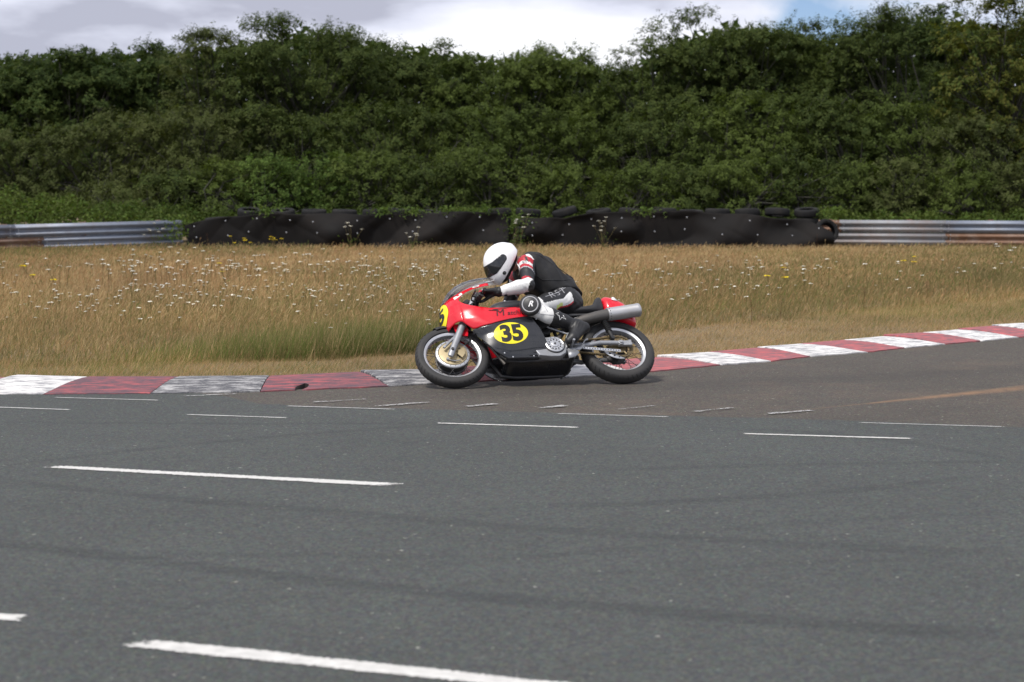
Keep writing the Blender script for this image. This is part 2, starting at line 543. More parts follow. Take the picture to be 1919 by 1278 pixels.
# ---- kerb: painted concrete blocks
def mat_kerb(name, col, scuff, amt):
    m, t, b = new_mat(name)
    p = pos(t)
    uvn = t.nodes.new('ShaderNodeUVMap')
    mp = t.nodes.new('ShaderNodeMapping')
    mp.inputs['Scale'].default_value = (1.6, 7.0, 1)
    t.links.new(uvn.outputs[0], mp.inputs['Vector'])
    ad = t.nodes.new('ShaderNodeVectorMath')
    t.links.new(mp.outputs['Vector'], ad.inputs[0])
    t.links.new(p, ad.inputs[1])
    st = noise(t, 1.6, 7, 0.72, ad.outputs[0])
    gr = noise(t, 60, 4, 0.7, p)
    c = mixc(t, ramp(t, noise(t, 5, 5, 0.6, p), 0.3, 0.7), tuple(x * 0.8 for x in col), col)
    k = mathn(t, 'MULTIPLY', ramp(t, st, 0.66 - amt * 0.38, 0.74 - amt * 0.22), mathn(t, 'ADD', mathn(t, 'MULTIPLY', gr, 0.6), 0.62, True))
    c = mixc(t, k, c, scuff)
    t.links.new(c, b.inputs['Base Color'])
    b.inputs['Roughness'].default_value = 0.75
    bump(t, b, mathn(t, 'ADD', gr, mathn(t, 'MULTIPLY', st, 1.5)), 0.35, 0.008)
mat_kerb('kerb_white', (0.74, 0.73, 0.71), (0.20, 0.20, 0.22), 0.55)
mat_kerb('kerb_white_rubbered', (0.70, 0.69, 0.68), (0.045, 0.046, 0.056), 1.0)
mat_kerb('kerb_red', (0.50, 0.115, 0.12), (0.17, 0.085, 0.095), 0.72)
mat_kerb('kerb_red_rubbered', (0.48, 0.10, 0.105), (0.075, 0.055, 0.07), 0.88)
kerb = empty('kerb', (0, 17, 0), kind='structure')
rngk = random.Random(4)
hole_blk = None
for i in range(len(KB) - 1):
    red = (i % 2 == 0)
    nu, nv = 8, 6
    h = 0.075 if KB[i][0] < 0.5 else 0.06
    dz = rngk.uniform(-0.006, 0.006)
    tilt = rngk.uniform(0.0, 0.016)
    def P(u, v):
        # u along, v across (0 = track side); low toe, ramp, rounded crest, back drop
        b = Vector((KB[i][0] + (KB[i + 1][0] - KB[i][0]) * u, KB[i][1] + (KB[i + 1][1] - KB[i][1]) * u, 0))
        t_ = Vector((KT[i][0] + (KT[i + 1][0] - KT[i][0]) * u, KT[i][1] + (KT[i + 1][1] - KT[i][1]) * u, 0))
        q = b.lerp(t_, v)
        if v == 0:
            q.y += 0.022 * math.sin(u * 9 + i * 2.3) * math.sin(u * 23 + i)
        rise = math.sin(min(1, v * 1.05) * math.pi / 2) ** 1.15
        z = 0.006 + (h + dz + tilt * (1 - u)) * rise
        e = min(u, 1 - u)
        if e < 0.02:
            z -= 0.005
        return (q.x, q.y, z)
    us = [0.004, 0.02] + [k / nu for k in range(1, nu)] + [0.98, 0.996]
    vs_ = [k / nv for k in range(nv + 1)]
    V, F, UV = [], [], []
    for u in us:
        for v in vs_:
            V.append(P(u, v)); UV.append((u + i * 3.1, v))
    nvv = len(vs_)
    for a in range(len(us) - 1):
        for c in range(nv):
            F.append((a * nvv + c, (a + 1) * nvv + c, (a + 1) * nvv + c + 1, a * nvv + c + 1))
    # closing side walls down into the ground
    ring = [a * nvv for a in range(len(us))] + [(len(us) - 1) * nvv + c for c in range(1, nvv)] + [a * nvv + nv for a in range(len(us) - 2, -1, -1)] + [c for c in range(nv - 1, 0, -1)]
    o0 = len(V)
    for r_ in ring:
        V.append((V[r_][0], V[r_][1], -0.06)); UV.append(UV[r_])
    for k in range(len(ring)):
        l = (k + 1) % len(ring)
        F.append((ring[l], ring[k], o0 + k, o0 + l))
    F.append(tuple(o0 + k for k in range(len(ring))))
    me = bpy.data.meshes.new('kerb_block')
    me.from_pydata(V, [], F)
    uvl = me.uv_layers.new(name='UVMap')
    for lp in me.loops:
        uvl.data[lp.index].uv = UV[lp.vertex_index]
    rub = i in (5, 6, 7, 4) or (i > 9 and False)
    me.materials.append(MATS[('kerb_red_rubbered' if rub else 'kerb_red') if red else ('kerb_white_rubbered' if i in (5, 7) else 'kerb_white')])
    me.polygons.foreach_set('use_smooth', [True] * len(me.polygons))
    me.set_sharp_from_angle(angle=math.radians(40))
    o = bpy.data.objects.new('kerb_block', me)
    link(o, kerb)
    o.matrix_parent_inverse = Matrix.Translation((0, -17, 0))
    if i == 6:
        hole_blk = o
# the drain mouth broken through one red block
simple('drain_dark', (0.018, 0.013, 0.012), 0.9)
cut = MB()
rr = random.Random(9)
prof = [(0.046 * math.cos(a) * rr.uniform(0.8, 1.15), 0.125 * math.sin(a) * rr.uniform(0.85, 1.1)) for a in [2 * math.pi * k / 13 for k in range(13)]]
cut.loft([[(-1.715 + x * k + 0.25 * y, 16.17 + y * k, z) for x, y in prof] for z, k in ((-0.03, 0.85), (0.03, 1.0), (0.2, 1.15))])
cut_o = cut.obj('cutter', 'drain_dark')
if hole_blk:
    for me_ in (hole_blk.data, cut_o.data):
        bm_ = bmesh.new(); bm_.from_mesh(me_)
        bmesh.ops.recalc_face_normals(bm_, faces=bm_.faces)
        bm_.to_mesh(me_); bm_.free()
    md = hole_blk.modifiers.new('b', 'BOOLEAN')
    md.object = cut_o
    md.operation = 'DIFFERENCE'
    md.solver = 'EXACT'
    try:
        md.material_mode = 'TRANSFER'
    except Exception:
        pass
    dg = bpy.context.evaluated_depsgraph_get()
    me2 = bpy.data.meshes.new_from_object(hole_blk.evaluated_get(dg))
    hole_blk.modifiers.clear()
    hole_blk.data = me2
    hole_blk['label'] = 'red kerb block with a broken drain hole'
bpy.data.objects.remove(cut_o)

# ground behind the kerb, level with its crest
mpts = [(x, float(kerb_top_y(x)) - 0.05) for x in np.linspace(-40, 40, 161)]
sheet('meadow_ground', mpts + [(60, 140), (-60, 140)], 0.045, 'dry_soil')

# ---- guardrails
simple('galvanised', (0.21, 0.24, 0.30), 0.55, 0.25, 0.15, 6, (0.17, 0.12, 0.09), 0.5)
simple('galvanised_white', (0.26, 0.27, 0.29), 0.65, 0.15, 0.12, 5, (0.28, 0.15, 0.09), 0.55)
simple('rusty_steel', (0.20, 0.115, 0.075), 0.8, 0.2, 0.3, 7, (0.38, 0.33, 0.30), 0.7)
simple('bolt_steel', (0.5, 0.52, 0.55), 0.4, 0.8)
WP = [(0.0, 0.155), (0.012, 0.15), (0.02, 0.135), (0.075, 0.10), (0.083, 0.085), (0.083, 0.07), (0.075, 0.055), (0.02, 0.02), (0.012, 0.0)]
WP = WP + [(a, -b) for a, b in WP[-2::-1]]
def guardrail(p0, p1, specs, label, drop=0.0):
    a, b = Vector((*p0, 0)), Vector((*p1, 0))
    d = (b - a).normalized()
    nrm = Vector((d.y, -d.x, 0))
    if nrm.y > 0:
        nrm = -nrm
    root = empty('guardrail', a, label=label, cat='guardrail')
    L_ = (b - a).length
    def part(name, mb, mat, **kw):
        return mb.obj(name, mat, root, angle=60, **kw)
    for (z, s0, s1, mat) in specs:
        z0 = z
        mb = MB()
        rings = []
        for s in (s0, s1):
            rings.append([d * s * L_ + nrm * o + Vector((0, 0, z0 + h - drop * (1 - s))) for o, h in WP])
        mb.loft(rings, closed=False)
        o = part('rail_beam', mb, mat, thick=0.004)
        for s in (s0 + 0.012, s1 - 0.012):
            for hh in (0.115, -0.115, 0.03, -0.03):
                m2 = MB()
                off = 0.055 if abs(hh) > 0.1 else 0.045
                c = d * s * L_ + nrm * off + Vector((0, 0, z0 + hh - drop * (1 - s)))
                m2.lathe([(0, 0.012), (0.012, 0.01), (0.016, 0)], c, nrm, 8)
                link_o = m2.obj('bolt', 'bolt_steel', o)
    s = 0.35
    while s < L_:
        mb = MB()
        c = d * s - nrm * 0.06
        mb.box((c.x, c.y, 0.37 - drop * (1 - s / L_)), (0.12, 0.08, 0.86))
        mb.box((c.x + nrm.x * 0.05, c.y + nrm.y * 0.05, 0.55 - drop * (1 - s / L_)), (0.10, 0.05, 0.14))
        part('post', mb, 'rusty_steel', bevel=0.005)
        s += 2.0
    return root
guardrail((-17.2, 43.7), (-8.3, 50.1), [(0.632, 0.0, 0.36, 'galvanised'), (0.634, 0.355, 0.60, 'galvanised'), (0.632, 0.595, 1.0, 'galvanised'), (0.318, 0.0, 0.46, 'galvanised'), (0.32, 0.455, 0.665, 'rusty_steel'), (0.318, 0.66, 1.0, 'galvanised')],
          'weathered double grey crash barrier on the left of the black tyre wall', drop=0.16)
guardrail((7.7, 50.7), (17.0, 48.4), [(0.625, 0.0, 0.07, 'rusty_steel'), (0.627, 0.065, 0.34, 'galvanised_white'), (0.625, 0.335, 0.62, 'galvanised'), (0.627, 0.615, 1.0, 'galvanised'), (0.31, 0.0, 0.345, 'galvanised_white'), (0.312, 0.34, 0.7, 'rusty_steel'), (0.31, 0.695, 1.0, 'rusty_steel')],
          'rust streaked double crash barrier on the right of the black tyre wall')

# ---- tyre wall
simple('tyre_rubber_old', (0.014, 0.014, 0.015), 0.8, 0, 0.2, 8, (0.04, 0.037, 0.032), 0.5, spec=0.2)
simple('rubber_sheet', (0.0075, 0.0068, 0.0068), 0.75, 0, 0.3, 3, (0.022, 0.018, 0.016), 0.6, bmp=0.1, spec=0.16)
tm = MB()
prof = [(0.195, -0.075), (0.205, -0.088), (0.235, -0.099), (0.275, -0.097), (0.300, -0.082), (0.312, -0.05), (0.314, 0), (0.312, 0.05), (0.300, 0.082), (0.275, 0.097), (0.235, 0.099), (0.205, 0.088), (0.195, 0.075), (0.21, 0.06), (0.28, 0.06), (0.285, 0), (0.28, -0.06), (0.21, -0.06)]
tm.lathe(prof, axis=(0, 0, 1), n=36, closed=True)
tyre_me = tm.mesh('tyre', ['tyre_rubber_old'])
TX = [-7.36, -6.52, -5.72, -4.93, -4.17, -3.44, -2.78, -2.05, -1.22, -0.35, 0.38, 1.30, 2.16, 2.99, 3.76, 4.48, 5.15, 5.85, 6.60, 7.34]
rt = random.Random(3)
ORD = ['leftmost', 'second', 'third', 'fourth', 'fifth', 'sixth', 'seventh', 'eighth', 'ninth', 'tenth']
for i, x in enumerate(TX):
    y = 49.75 + rt.uniform(-0.05, 0.05)
    lab = ('leftmost stack of old black tyres in the tyre wall' if i == 0 else f'{ORD[i]} stack of old black tyres from the left end of the tyre wall') if i < 10 else \
          ('rightmost stack of old black tyres in the tyre wall' if i == 19 else f'{ORD[19 - i]} stack of old black tyres from the right end of the tyre wall')
    root = empty('tyre_stack', (x, y, 0.0), label=lab, cat='tyres', group='tyre stacks behind the black rubber sheeting')
    top = {0: 4, 19: 5}.get(i, 5)
    for k in range(top):
        o = bpy.data.objects.new('tyre', tyre_me)
        link(o, root)
        o.location = (rt.uniform(-0.03, 0.03), rt.uniform(-0.03, 0.03), 0.145 + k * 0.199)
        o.rotation_euler = (rt.uniform(-0.03, 0.03), rt.uniform(-0.03, 0.03), rt.uniform(0, 6))
        if k == top - 1:
            o.rotation_euler = (rt.uniform(-0.05, 0.16), rt.uniform(-0.14, 0.14), rt.uniform(0, 6))
            o.location.z += rt.uniform(0.0, 0.05)
            if i in (7, 8):
                o.location.z -= 0.05
            if i == 11:
                o.rotation_euler = (0.05, -0.28, 0); o.location.z += 0.04
o = bpy.data.objects.new('tyre', tyre_me)
link(o, None, label='single old tyre leaning on edge at the right end of the tyre wall', cat='tyre')
o.location = (7.80, 49.45, 0.52)
o.rotation_euler = (1.15, 0.35, 0.2)

def wave(x, z, seed):
    r = np.random.default_rng(seed)
    s = 0
    for k in range(9):
        fx, fz, ph, a = r.uniform(0.5, 3.2), r.uniform(-2.6, 2.6), r.uniform(0, 6.28), r.uniform(0.3, 1.0)
        s = s + a * np.sin(fx * x + fz * z + ph) / (0.6 + 0.4 * fx)
    return s
def rubber_sheet(x0, x1, top, seed, label, sag=()):
    nx, nz = 160, 26
    X = np.linspace(x0, x1, nx)
    root_y = 49.28
    V = np.zeros((nx, nz, 3))
    tz = np.interp(X, [p[0] for p in top], [p[1] for p in top])
    tz = tz + 0.030 * wave(X * 1.4, 0.0, seed + 40)
    for j in range(nz):
        v = j / (nz - 1)
        z = -0.02 + (tz + 0.02) * v
        w = wave(X, z * 2.2, seed)
        V[:, j, 0] = X + 0.04 * wave(z * 3, X * 0.6, seed + 9)
        V[:, j, 1] = root_y - 0.15 * w * (0.5 + 0.5 * math.sin(v * math.pi)) - 0.10 * (1 - v) ** 2 - 0.05 * np.abs(np.sin(X * 1.9 + z * 3.0 + seed)) ** 0.6 * math.sin(v * math.pi) - 0.035 * np.abs(np.sin(X * 4.3 - z * 5.0 + seed * 2 + np.sin(X))) ** 0.5 * v
        V[:, j, 1] = np.minimum(V[:, j, 1], 49.36)
        V[:, j, 2] = z
    idx = np.arange(nx * nz).reshape(nx, nz)
    F = np.stack([idx[:-1, :-1], idx[1:, :-1], idx[1:, 1:], idx[:-1, 1:]], -1).reshape(-1, 4)
    me = np_mesh('rubber_sheeting', V, [F], ['rubber_sheet'], smooth=True)
    o = bpy.data.objects.new('rubber_sheeting', me)
    md = o.modifiers.new('thickness', 'SOLIDIFY'); md.thickness = 0.012; md.offset = 1
    link(o, None, label=label, cat='sheeting')
    bm_ = MB()
    bm_.lathe([(0, 0.02), (0.010, 0.018), (0.012, 0.010), (0.018, 0.008), (0.020, 0)], (0, 0, 0), (0, -1, 0), 10)
    bme = bm_.mesh('bolt', ['bolt_steel'])
    rb = random.Random(seed)
    xx = x0 + 0.25
    while xx < x1 - 0.1:
        for vv in ((0.88, 0.55) if rb.random() < 0.75 else (0.86,)):
            i = int(np.argmin(abs(X - xx - rb.uniform(-0.12, 0.12))))
            j = int((vv + rb.uniform(-0.05, 0.04)) * (nz - 1))
            b_ = bpy.data.objects.new('bolt', bme)
            link(b_, o)
            b_.location = (V[i, j, 0], V[i, j, 1] - 0.012, V[i, j, 2])
        xx += rb.uniform(0.6, 0.95)
    return o
rubber_sheet(-8.08, -0.1, [(-8.08, 0.70), (-7.5, 0.80), (-7.0, 0.90), (-6, 0.93), (-4.7, 0.95), (-2.6, 0.97), (-1.5, 0.99), (-0.1, 1.0)], 11, 'long black rubber sheet bolted over the left half of the tyre wall')
rubber_sheet(0.30, 7.85, [(0.30, 0.90), (0.9, 0.88), (1.3, 0.82), (2.0, 0.97), (4.4, 0.97), (5.2, 0.98), (6.3, 0.92), (7.2, 0.86), (7.5, 0.72), (7.85, 0.55)], 29, 'creased black rubber sheet bolted over the right half of the tyre wall')

# ================================================================== MOTORCYCLE
# own frame: X forward, Y to its left (towards the camera), Z up; rear axle at (0, 0, 0.322)
YAW, LEAN = 0.277, 0.785
BO = Vector((0.95424, 16.59508, 0.0201))
bf = Vector((-math.cos(YAW), -math.sin(YAW), 0))
bl0 = Vector((0, 0, 1)).cross(bf)
bl_ = bl0 * math.cos(LEAN) + Vector((0, 0, 1)) * math.sin(LEAN)
bu = Vector((0, 0, 1)) * math.cos(LEAN) - bl0 * math.sin(LEAN)
BM = Matrix(((bf.x, bl_.x, bu.x, BO.x), (bf.y, bl_.y, bu.y, BO.y), (bf.z, bl_.z, bu.z, BO.z), (0, 0, 0, 1)))
bike = empty('motorcycle', label='red and black classic racing motorcycle number 35 leaning through the corner', cat='motorcycle')
bike.matrix_world = BM

simple('red_paint', (0.66, 0.010, 0.024), 0.25, 0, 0.08, 6, (0.30, 0.02, 0.02), 0.25, coat=0.5)
simple('black_paint', (0.011, 0.012, 0.015), 0.25, 0, 0.25, 8, (0.035, 0.035, 0.04), 0.35, coat=0.5, bmp=0.06)
simple('black_matt', (0.014, 0.014, 0.015), 0.62, 0, 0.2, 20, (0.05, 0.045, 0.04), 0.3)
simple('tank_grey', (0.045, 0.047, 0.052), 0.38, 0.2, 0.2, 10, (0.09, 0.09, 0.09), 0.4)
simple('tyre_black', (0.026, 0.026, 0.027), 0.72, 0, 0.2, 20, (0.055, 0.05, 0.045), 0.55, bmp=0.25)
simple('alloy', (0.60, 0.61, 0.63), 0.36, 0.75, 0.1, 12, (0.3, 0.29, 0.27), 0.35)
simple('alloy_dull', (0.34, 0.35, 0.37), 0.5, 0.6, 0.18, 14, (0.13, 0.12, 0.11), 0.5)
simple('magnesium_gold', (0.45, 0.37, 0.22), 0.5, 0.45, 0.15, 14, (0.14, 0.11, 0.06), 0.5)
simple('dark_metal', (0.055, 0.055, 0.058), 0.5, 0.5, 0.3, 14, (0.13, 0.11, 0.09), 0.4)
simple('chain_metal', (0.20, 0.155, 0.085), 0.5, 0.7, 0.3, 60, (0.05, 0.04, 0.03), 0.6)
simple('exhaust_grey', (0.11, 0.105, 0.10), 0.55, 0.6, 0.2, 9, (0.18, 0.14, 0.10), 0.4)
simple('muffler_metal', (0.50, 0.50, 0.51), 0.42, 0.7, 0.12, 9, (0.28, 0.25, 0.22), 0.5)
simple('plate_yellow', (0.88, 0.74, 0.02), 0.4, 0, 0.04, 10)
simple('number_black', (0.012, 0.012, 0.012), 0.5)
simple('letter_dark', (0.05, 0.008, 0.012), 0.5)
simple('sticker_white', (0.75, 0.75, 0.75), 0.5)
simple('seat_vinyl', (0.020, 0.020, 0.022), 0.6, 0, 0.2, 30, bmp=0.2)
def mat_screen():
    m, t, b = new_mat('screen_plastic')
    t.nodes.remove(b)
    out = t.nodes['Material Output']
    tr = nd(t, 'ShaderNodeBsdfTransparent')
    tr.inputs[0].default_value = (0.97, 0.97, 0.98, 1)
    gl = nd(t, 'ShaderNodeBsdfGlossy')
    gl.inputs['Roughness'].default_value = 0.12
    df = nd(t, 'ShaderNodeBsdfDiffuse')
    df.inputs[0].default_value = (0.8, 0.8, 0.82, 1)
    fr = nd(t, 'ShaderNodeLayerWeight')
    fr.inputs[0].default_value = 0.22
    m1 = nd(t, 'ShaderNodeMixShader')
    m2 = nd(t, 'ShaderNodeMixShader')
    t.links.new(fr.outputs['Fresnel'], m1.inputs[0])
    t.links.new(tr.outputs[0], m1.inputs[1])
    t.links.new(gl.outputs[0], m1.inputs[2])
    k = mathn(t, 'MULTIPLY', ramp(t, noise(t, 14, 6, 0.7, pos(t, coord='Object')), 0.3, 0.8), 0.16)
    t.links.new(k, m2.inputs[0])
    t.links.new(m1.outputs[0], m2.inputs[1])
    t.links.new(df.outputs[0], m2.inputs[2])
    t.links.new(m2.outputs[0], out.inputs['Surface'])
mat_screen()

# ---- wheels (built about their own axle, axis = Y)
def wheel(name, c, R, rt_, rim_r, width, label, rot=0.0, rear=False):
    """R outer radius, rt_ half tread width"""
    mb = MB()
    hw = width
    # rim: flanges and well
    prof = [(rim_r, hw), (rim_r + 0.002, hw - 0.006), (rim_r - 0.010, hw - 0.008), (rim_r - 0.020, hw - 0.018), (rim_r - 0.024, 0.0), (rim_r - 0.020, -hw + 0.018), (rim_r - 0.010, -hw + 0.008), (rim_r + 0.002, -hw + 0.006), (rim_r, -hw),
            (rim_r - 0.010, -hw), (rim_r - 0.026, -hw + 0.010), (rim_r - 0.032, -hw + 0.026), (rim_r - 0.033, 0), (rim_r - 0.032, hw - 0.026), (rim_r - 0.026, hw - 0.010), (rim_r - 0.010, hw)]
    mb.lathe(prof, n=96, closed=True)
    w = mb.obj(name, 'alloy', bike, angle=35, label=label)
    w.location = c
    w.rotation_euler = (0, 0, rot)
    # tyre
    ty = MB()
    a0, r0 = rim_r - 0.004, R
    prof = []
    for k in range(-14, 15):
        th = math.pi * 0.5 * k / 14
        prof.append((a0 + 0.012 + (r0 - a0 - 0.012) * math.cos(th) ** 0.62, rt_ * math.sin(th) ** 1 if abs(k) < 14 else rt_ * (1 if k > 0 else -1)))
    prof = [(a0 - 0.004, -hw + 0.006), (a0 + 0.004, -rt_ * 0.93)] + prof[1:-1] + [(a0 + 0.004, rt_ * 0.93), (a0 - 0.004, hw - 0.006)]
    ty.lathe(prof, n=120)
    # tread grooves as shallow sunken slashes: thin darker ridges laid over the shoulder
    for k in range(46):
        a = 2 * math.pi * k / 46
        for sgn in (1, -1):
            pts = []
            for s in (0.25, 0.45, 0.65):
                th = math.pi * 0.5 * s
                rr_ = a0 + 0.012 + (r0 - a0 - 0.012) * math.cos(th) ** 0.62 + 0.0006
                aa = a + 0.05 * (s - 0.25) / 0.4 * sgn + (0.06 if sgn < 0 else 0)
                pts.append((rr_ * math.cos(aa), sgn * rt_ * math.sin(th), rr_ * math.sin(aa)))
            ty.tube(pts, 0.0028, 4, 1)
    ty.obj('tyre', ['tyre_black', 'number_black'], w, angle=50)
    return w
fw = wheel('wheel', (1.444, 0, 0.308), 0.309, 0.052, 0.245, 0.036, 'front wheel with polished rim and gold drum brake', rot=-0.075)
rw = wheel('wheel', (0, 0, 0.322), 0.323, 0.064, 0.245, 0.043, 'rear wheel with polished rim and chain sprocket', rear=True)

def spokes(w, rh, hy, rim_r, n=36):
    mb = MB()
    for k in range(n):
        a = 2 * math.pi * k / n
        sgn = 1 if k % 2 else -1
        off = 0.42 * (1 if (k // 2) % 2 else -1)
        p0 = (rh * math.cos(a + off), sgn * hy, rh * math.sin(a + off))
        p1 = ((rim_r - 0.03) * math.cos(a), sgn * 0.008, (rim_r - 0.03) * math.sin(a))
        mb.tube([p0, p1], 0.0021, 5)
        mb.tube([Vector(p1).lerp(Vector(p0), 0.10), p1], 0.0042, 6)
    mb.obj('spokes', 'dark_metal', w)
spokes(fw, 0.128, 0.05, 0.245)
spokes(rw, 0.075, 0.045, 0.245)
# front double sided drum
mb = MB()
mb.lathe([(0.02, -0.085), (0.115, -0.082), (0.132, -0.07), (0.137, -0.05), (0.125, -0.045), (0.125, 0.02), (0.139, 0.025), (0.139, 0.038), (0.12, 0.046), (0.02, 0.046)], n=64)
mb.obj('brake_drum', 'dark_metal', fw)
mb = MB()
mb.lathe([(0.121, 0.040), (0.122, 0.050), (0.125, 0.054), (0.138, 0.052), (0.144, 0.046), (0.144, 0.032), (0.138, 0.028)], n=64)
for k in range(20):
    a = 2 * math.pi * k / 20
    mb.disc((0.1315 * math.cos(a), 0.0545, 0.1315 * math.sin(a)), 0.0035, (0, 1, 0), 8, 1)
mb.obj('drum_ring', ['alloy', 'number_black'], fw)
mb = MB()
mb.lathe([(0.0, 0.092), (0.03, 0.092), (0.036, 0.086), (0.09, 0.083), (0.117, 0.077), (0.122, 0.062)], n=56)
# air scoop: a raised curved blister on the leading side
ring = []
for s, (r_in, r_out, hgt) in enumerate(((0.040, 0.100, 0.0), (0.038, 0.106, 0.024), (0.038, 0.108, 0.030), (0.040, 0.106, 0.028))):
    a0 = math.radians(140 + 30 * s)
    pts = []
    for q, hh in ((r_in, 0.082), (r_in + 0.006, 0.084 + hgt), (r_out - 0.008, 0.082 + hgt * 0.9), (r_out, 0.078)):
        pts.append((q * math.cos(a0), hh, q * math.sin(a0)))
    ring.append(pts)
mb.loft(ring, closed=False, mi=0)
for hx, hz in ((-0.047, -0.007), (-0.045, -0.062), (-0.002, -0.099), (-0.06, 0.05)):
    mb.lathe([(0.0, 0.0865), (0.0075, 0.0865)], (hx, 0, hz * 0.85), n=14, mi=1)
    mb.lathe([(0.0075, 0.080), (0.0075, 0.0872), (0.0105, 0.0872), (0.0115, 0.080)], (hx, 0, hz * 0.85), n=14, mi=0)
mb.tube([(0.05, 0.092, -0.075), (0.0, 0.098, -0.098), (-0.05, 0.094, -0.088)], 0.005, 8, 2)
mb.lathe([(0, 0.10), (0.012, 0.10), (0.014, 0.085)], (0.055, 0, -0.068), n=12, mi=2)
mb.obj('brake_plate', ['magnesium_gold', 'number_black', 'alloy_dull'], fw).location = (0, -0.022, 0)

# ---- fork, steered a little
ST = Matrix.Translation((1.444, 0, 0.308)) @ Matrix.Rotation(-0.075, 4, 'Z') @ Matrix.Translation((-1.444, 0, -0.308))
fk = []
for s in (1, -1):
    y = 0.108 * s
    mb = MB()
    # slider: flattened alloy casting, wider at the axle
    rings = []
    for t_, hw_, th in ((-0.035, 0.018, 0.012), (-0.02, 0.026, 0.018), (0.05, 0.027, 0.022), (0.22, 0.029, 0.024), (0.30, 0.030, 0.026), (0.325, 0.034, 0.029), (0.345, 0.031, 0.027)):
        base = Vector((1.468, y, 0.268)) + Vector((-0.445, 0, 0.896)) * t_
        ring = []
        for k in range(14):
            a = 2 * math.pi * k / 14
            ring.append(base + Vector((0.896, 0, 0.445)) * (hw_ * math.cos(a)) + Vector((0, 1, 0)) * (th * math.sin(a)))
        rings.append(ring)
    mb.loft(rings)
    mb.lathe([(0, 0.03), (0.013, 0.03), (0.014, 0.0)], (1.455, y + 0.0 * s, 0.295), (0, s, 0), 10, 1)
    o = mb.obj('fork_slider', ['alloy_dull', 'dark_metal'], bike)
    o.matrix_local = ST
    mb = MB()
    mb.tube([(1.32, y, 0.565), (1.15, y, 0.905)], 0.0165, 14)
    o = mb.obj('fork_tube', 'alloy', bike); o.matrix_local = ST
mb = MB()
for z0 in (0.66, 0.86):
    xx = 1.468 - 0.445 * (z0 - 0.268) / 0.896
    mb.box((xx - 0.02, 0, z0), (0.07, 0.27, 0.03))
mb.obj('fork_yoke', 'dark_metal', bike, bevel=0.008).matrix_local = ST
# brake torque arm
mb = MB()
mb.tube([(1.515, 0.093, 0.345), (1.455, 0.10, 0.402), (1.388, 0.106, 0.455)], [0.010, 0.012, 0.013], 8)
mb.lathe([(0, 0.016), (0.011, 0.016), (0.012, 0)], (1.513, 0.09, 0.347), (0, 1, 0), 10)
mb.obj('torque_arm', 'alloy_dull', bike).matrix_local = ST
# front mudguard: blade over the tyre, red stay under the fairing
mb = MB()
rings = []
for k in range(22):
    a = math.radians(70 + 62 * k / 21)
    ring = []
    for q in range(9):
        th = math.radians(-78 + 156 * q / 8)
        r_ = 0.262 + 0.068 * math.cos(th)
        ring.append((1.444 + r_ * math.cos(a), 0.066 * math.sin(th), 0.308 + r_ * math.sin(a)))
    rings.append(ring)
mb.loft(rings, closed=False)
mb.obj('mudguard', 'black_matt', bike, thick=0.003).matrix_local = ST
mb = MB()
for s in (1, -1):
    mb.loft([[(1.40, 0.07 * s, 0.60), (1.30, 0.07 * s, 0.60), (1.30, 0.078 * s, 0.60), (1.40, 0.078 * s, 0.60)], [(1.385, 0.075 * s, 0.50), (1.275, 0.075 * s, 0.53), (1.275, 0.083 * s, 0.53), (1.385, 0.083 * s, 0.50)], [(1.345, 0.08 * s, 0.47), (1.295, 0.08 * s, 0.455), (1.295, 0.088 * s, 0.455), (1.345, 0.088 * s, 0.47)]])
mb.obj('mudguard_stay', 'red_paint', bike).matrix_local = ST
mb = MB()
mb.tube([(1.33, 0.075, 0.50), (1.27, 0.06, 0.46), (1.30, 0.07, 0.40), (1.345, 0.085, 0.375)], 0.006, 8)
mb.tube([(1.30, 0.03, 0.56), (1.24, 0.05, 0.48), (1.28, 0.09, 0.42), (1.34, 0.10, 0.36)], 0.005, 8)
mb.obj('brake_cable', 'black_matt', bike)

# ---- fairing shell: half width as a function of station and height
NOSE = [(0.40, 1.30), (0.50, 1.41), (0.56, 1.455), (0.65, 1.475), (0.75, 1.472), (0.85, 1.447), (0.95, 1.385), (1.05, 1.25)]
def fair_w(x, z):
    xf = interp(z, NOSE)
    W = interp(x, [(0.60, 0.232), (0.75, 0.243), (0.9, 0.25), (1.05, 0.25), (1.2, 0.243), (1.35, 0.235), (1.5, 0.235)])
    d = max(0.0, min(1.0, (xf - x) / 0.34))
    nose = math.sqrt(max(0.0, 1 - (1 - d) ** 2.3))
    low = interp(z, [(0.10, 0.42), (0.15, 0.56), (0.20, 0.70), (0.28, 0.83), (0.36, 0.92), (0.46, 0.985), (0.55, 1.0), (0.65, 1.0), (0.78, 0.95), (0.90, 0.84), (1.0, 0.72)])
    return W * nose * low
def shell(patches, name, mat, thick=0.004, ns=14):
    mb = MB()
    for s in (1, -1):
        for cols in patches:
            rings = []
            for x, zb, zt in cols:
                rings.append([(x, s * fair_w(x, zb + (zt - zb) * k / ns), zb + (zt - zb) * k / ns) for k in range(ns + 1)])
            mb.loft(rings, closed=False)
    return mb.obj(name, mat, bike, thick=thick, angle=50)
def cols(x0, x1, n, zb, zt, ease=1.0):
    out = []
    for k in range(n + 1):
        f = (k / n)
        x = x0 + (x1 - x0) * f
        out.append((x, interp(x, zb), interp(x, zt)))
    return out
RB = [(0.66, 0.560), (0.75, 0.545), (0.95, 0.51), (1.12, 0.468), (1.24, 0.458), (1.268, 0.462), (1.285, 0.478), (1.31, 0.505), (1.345, 0.548), (1.37, 0.560), (1.40, 0.562), (1.43, 0.552), (1.47, 0.535), (1.505, 0.53)]
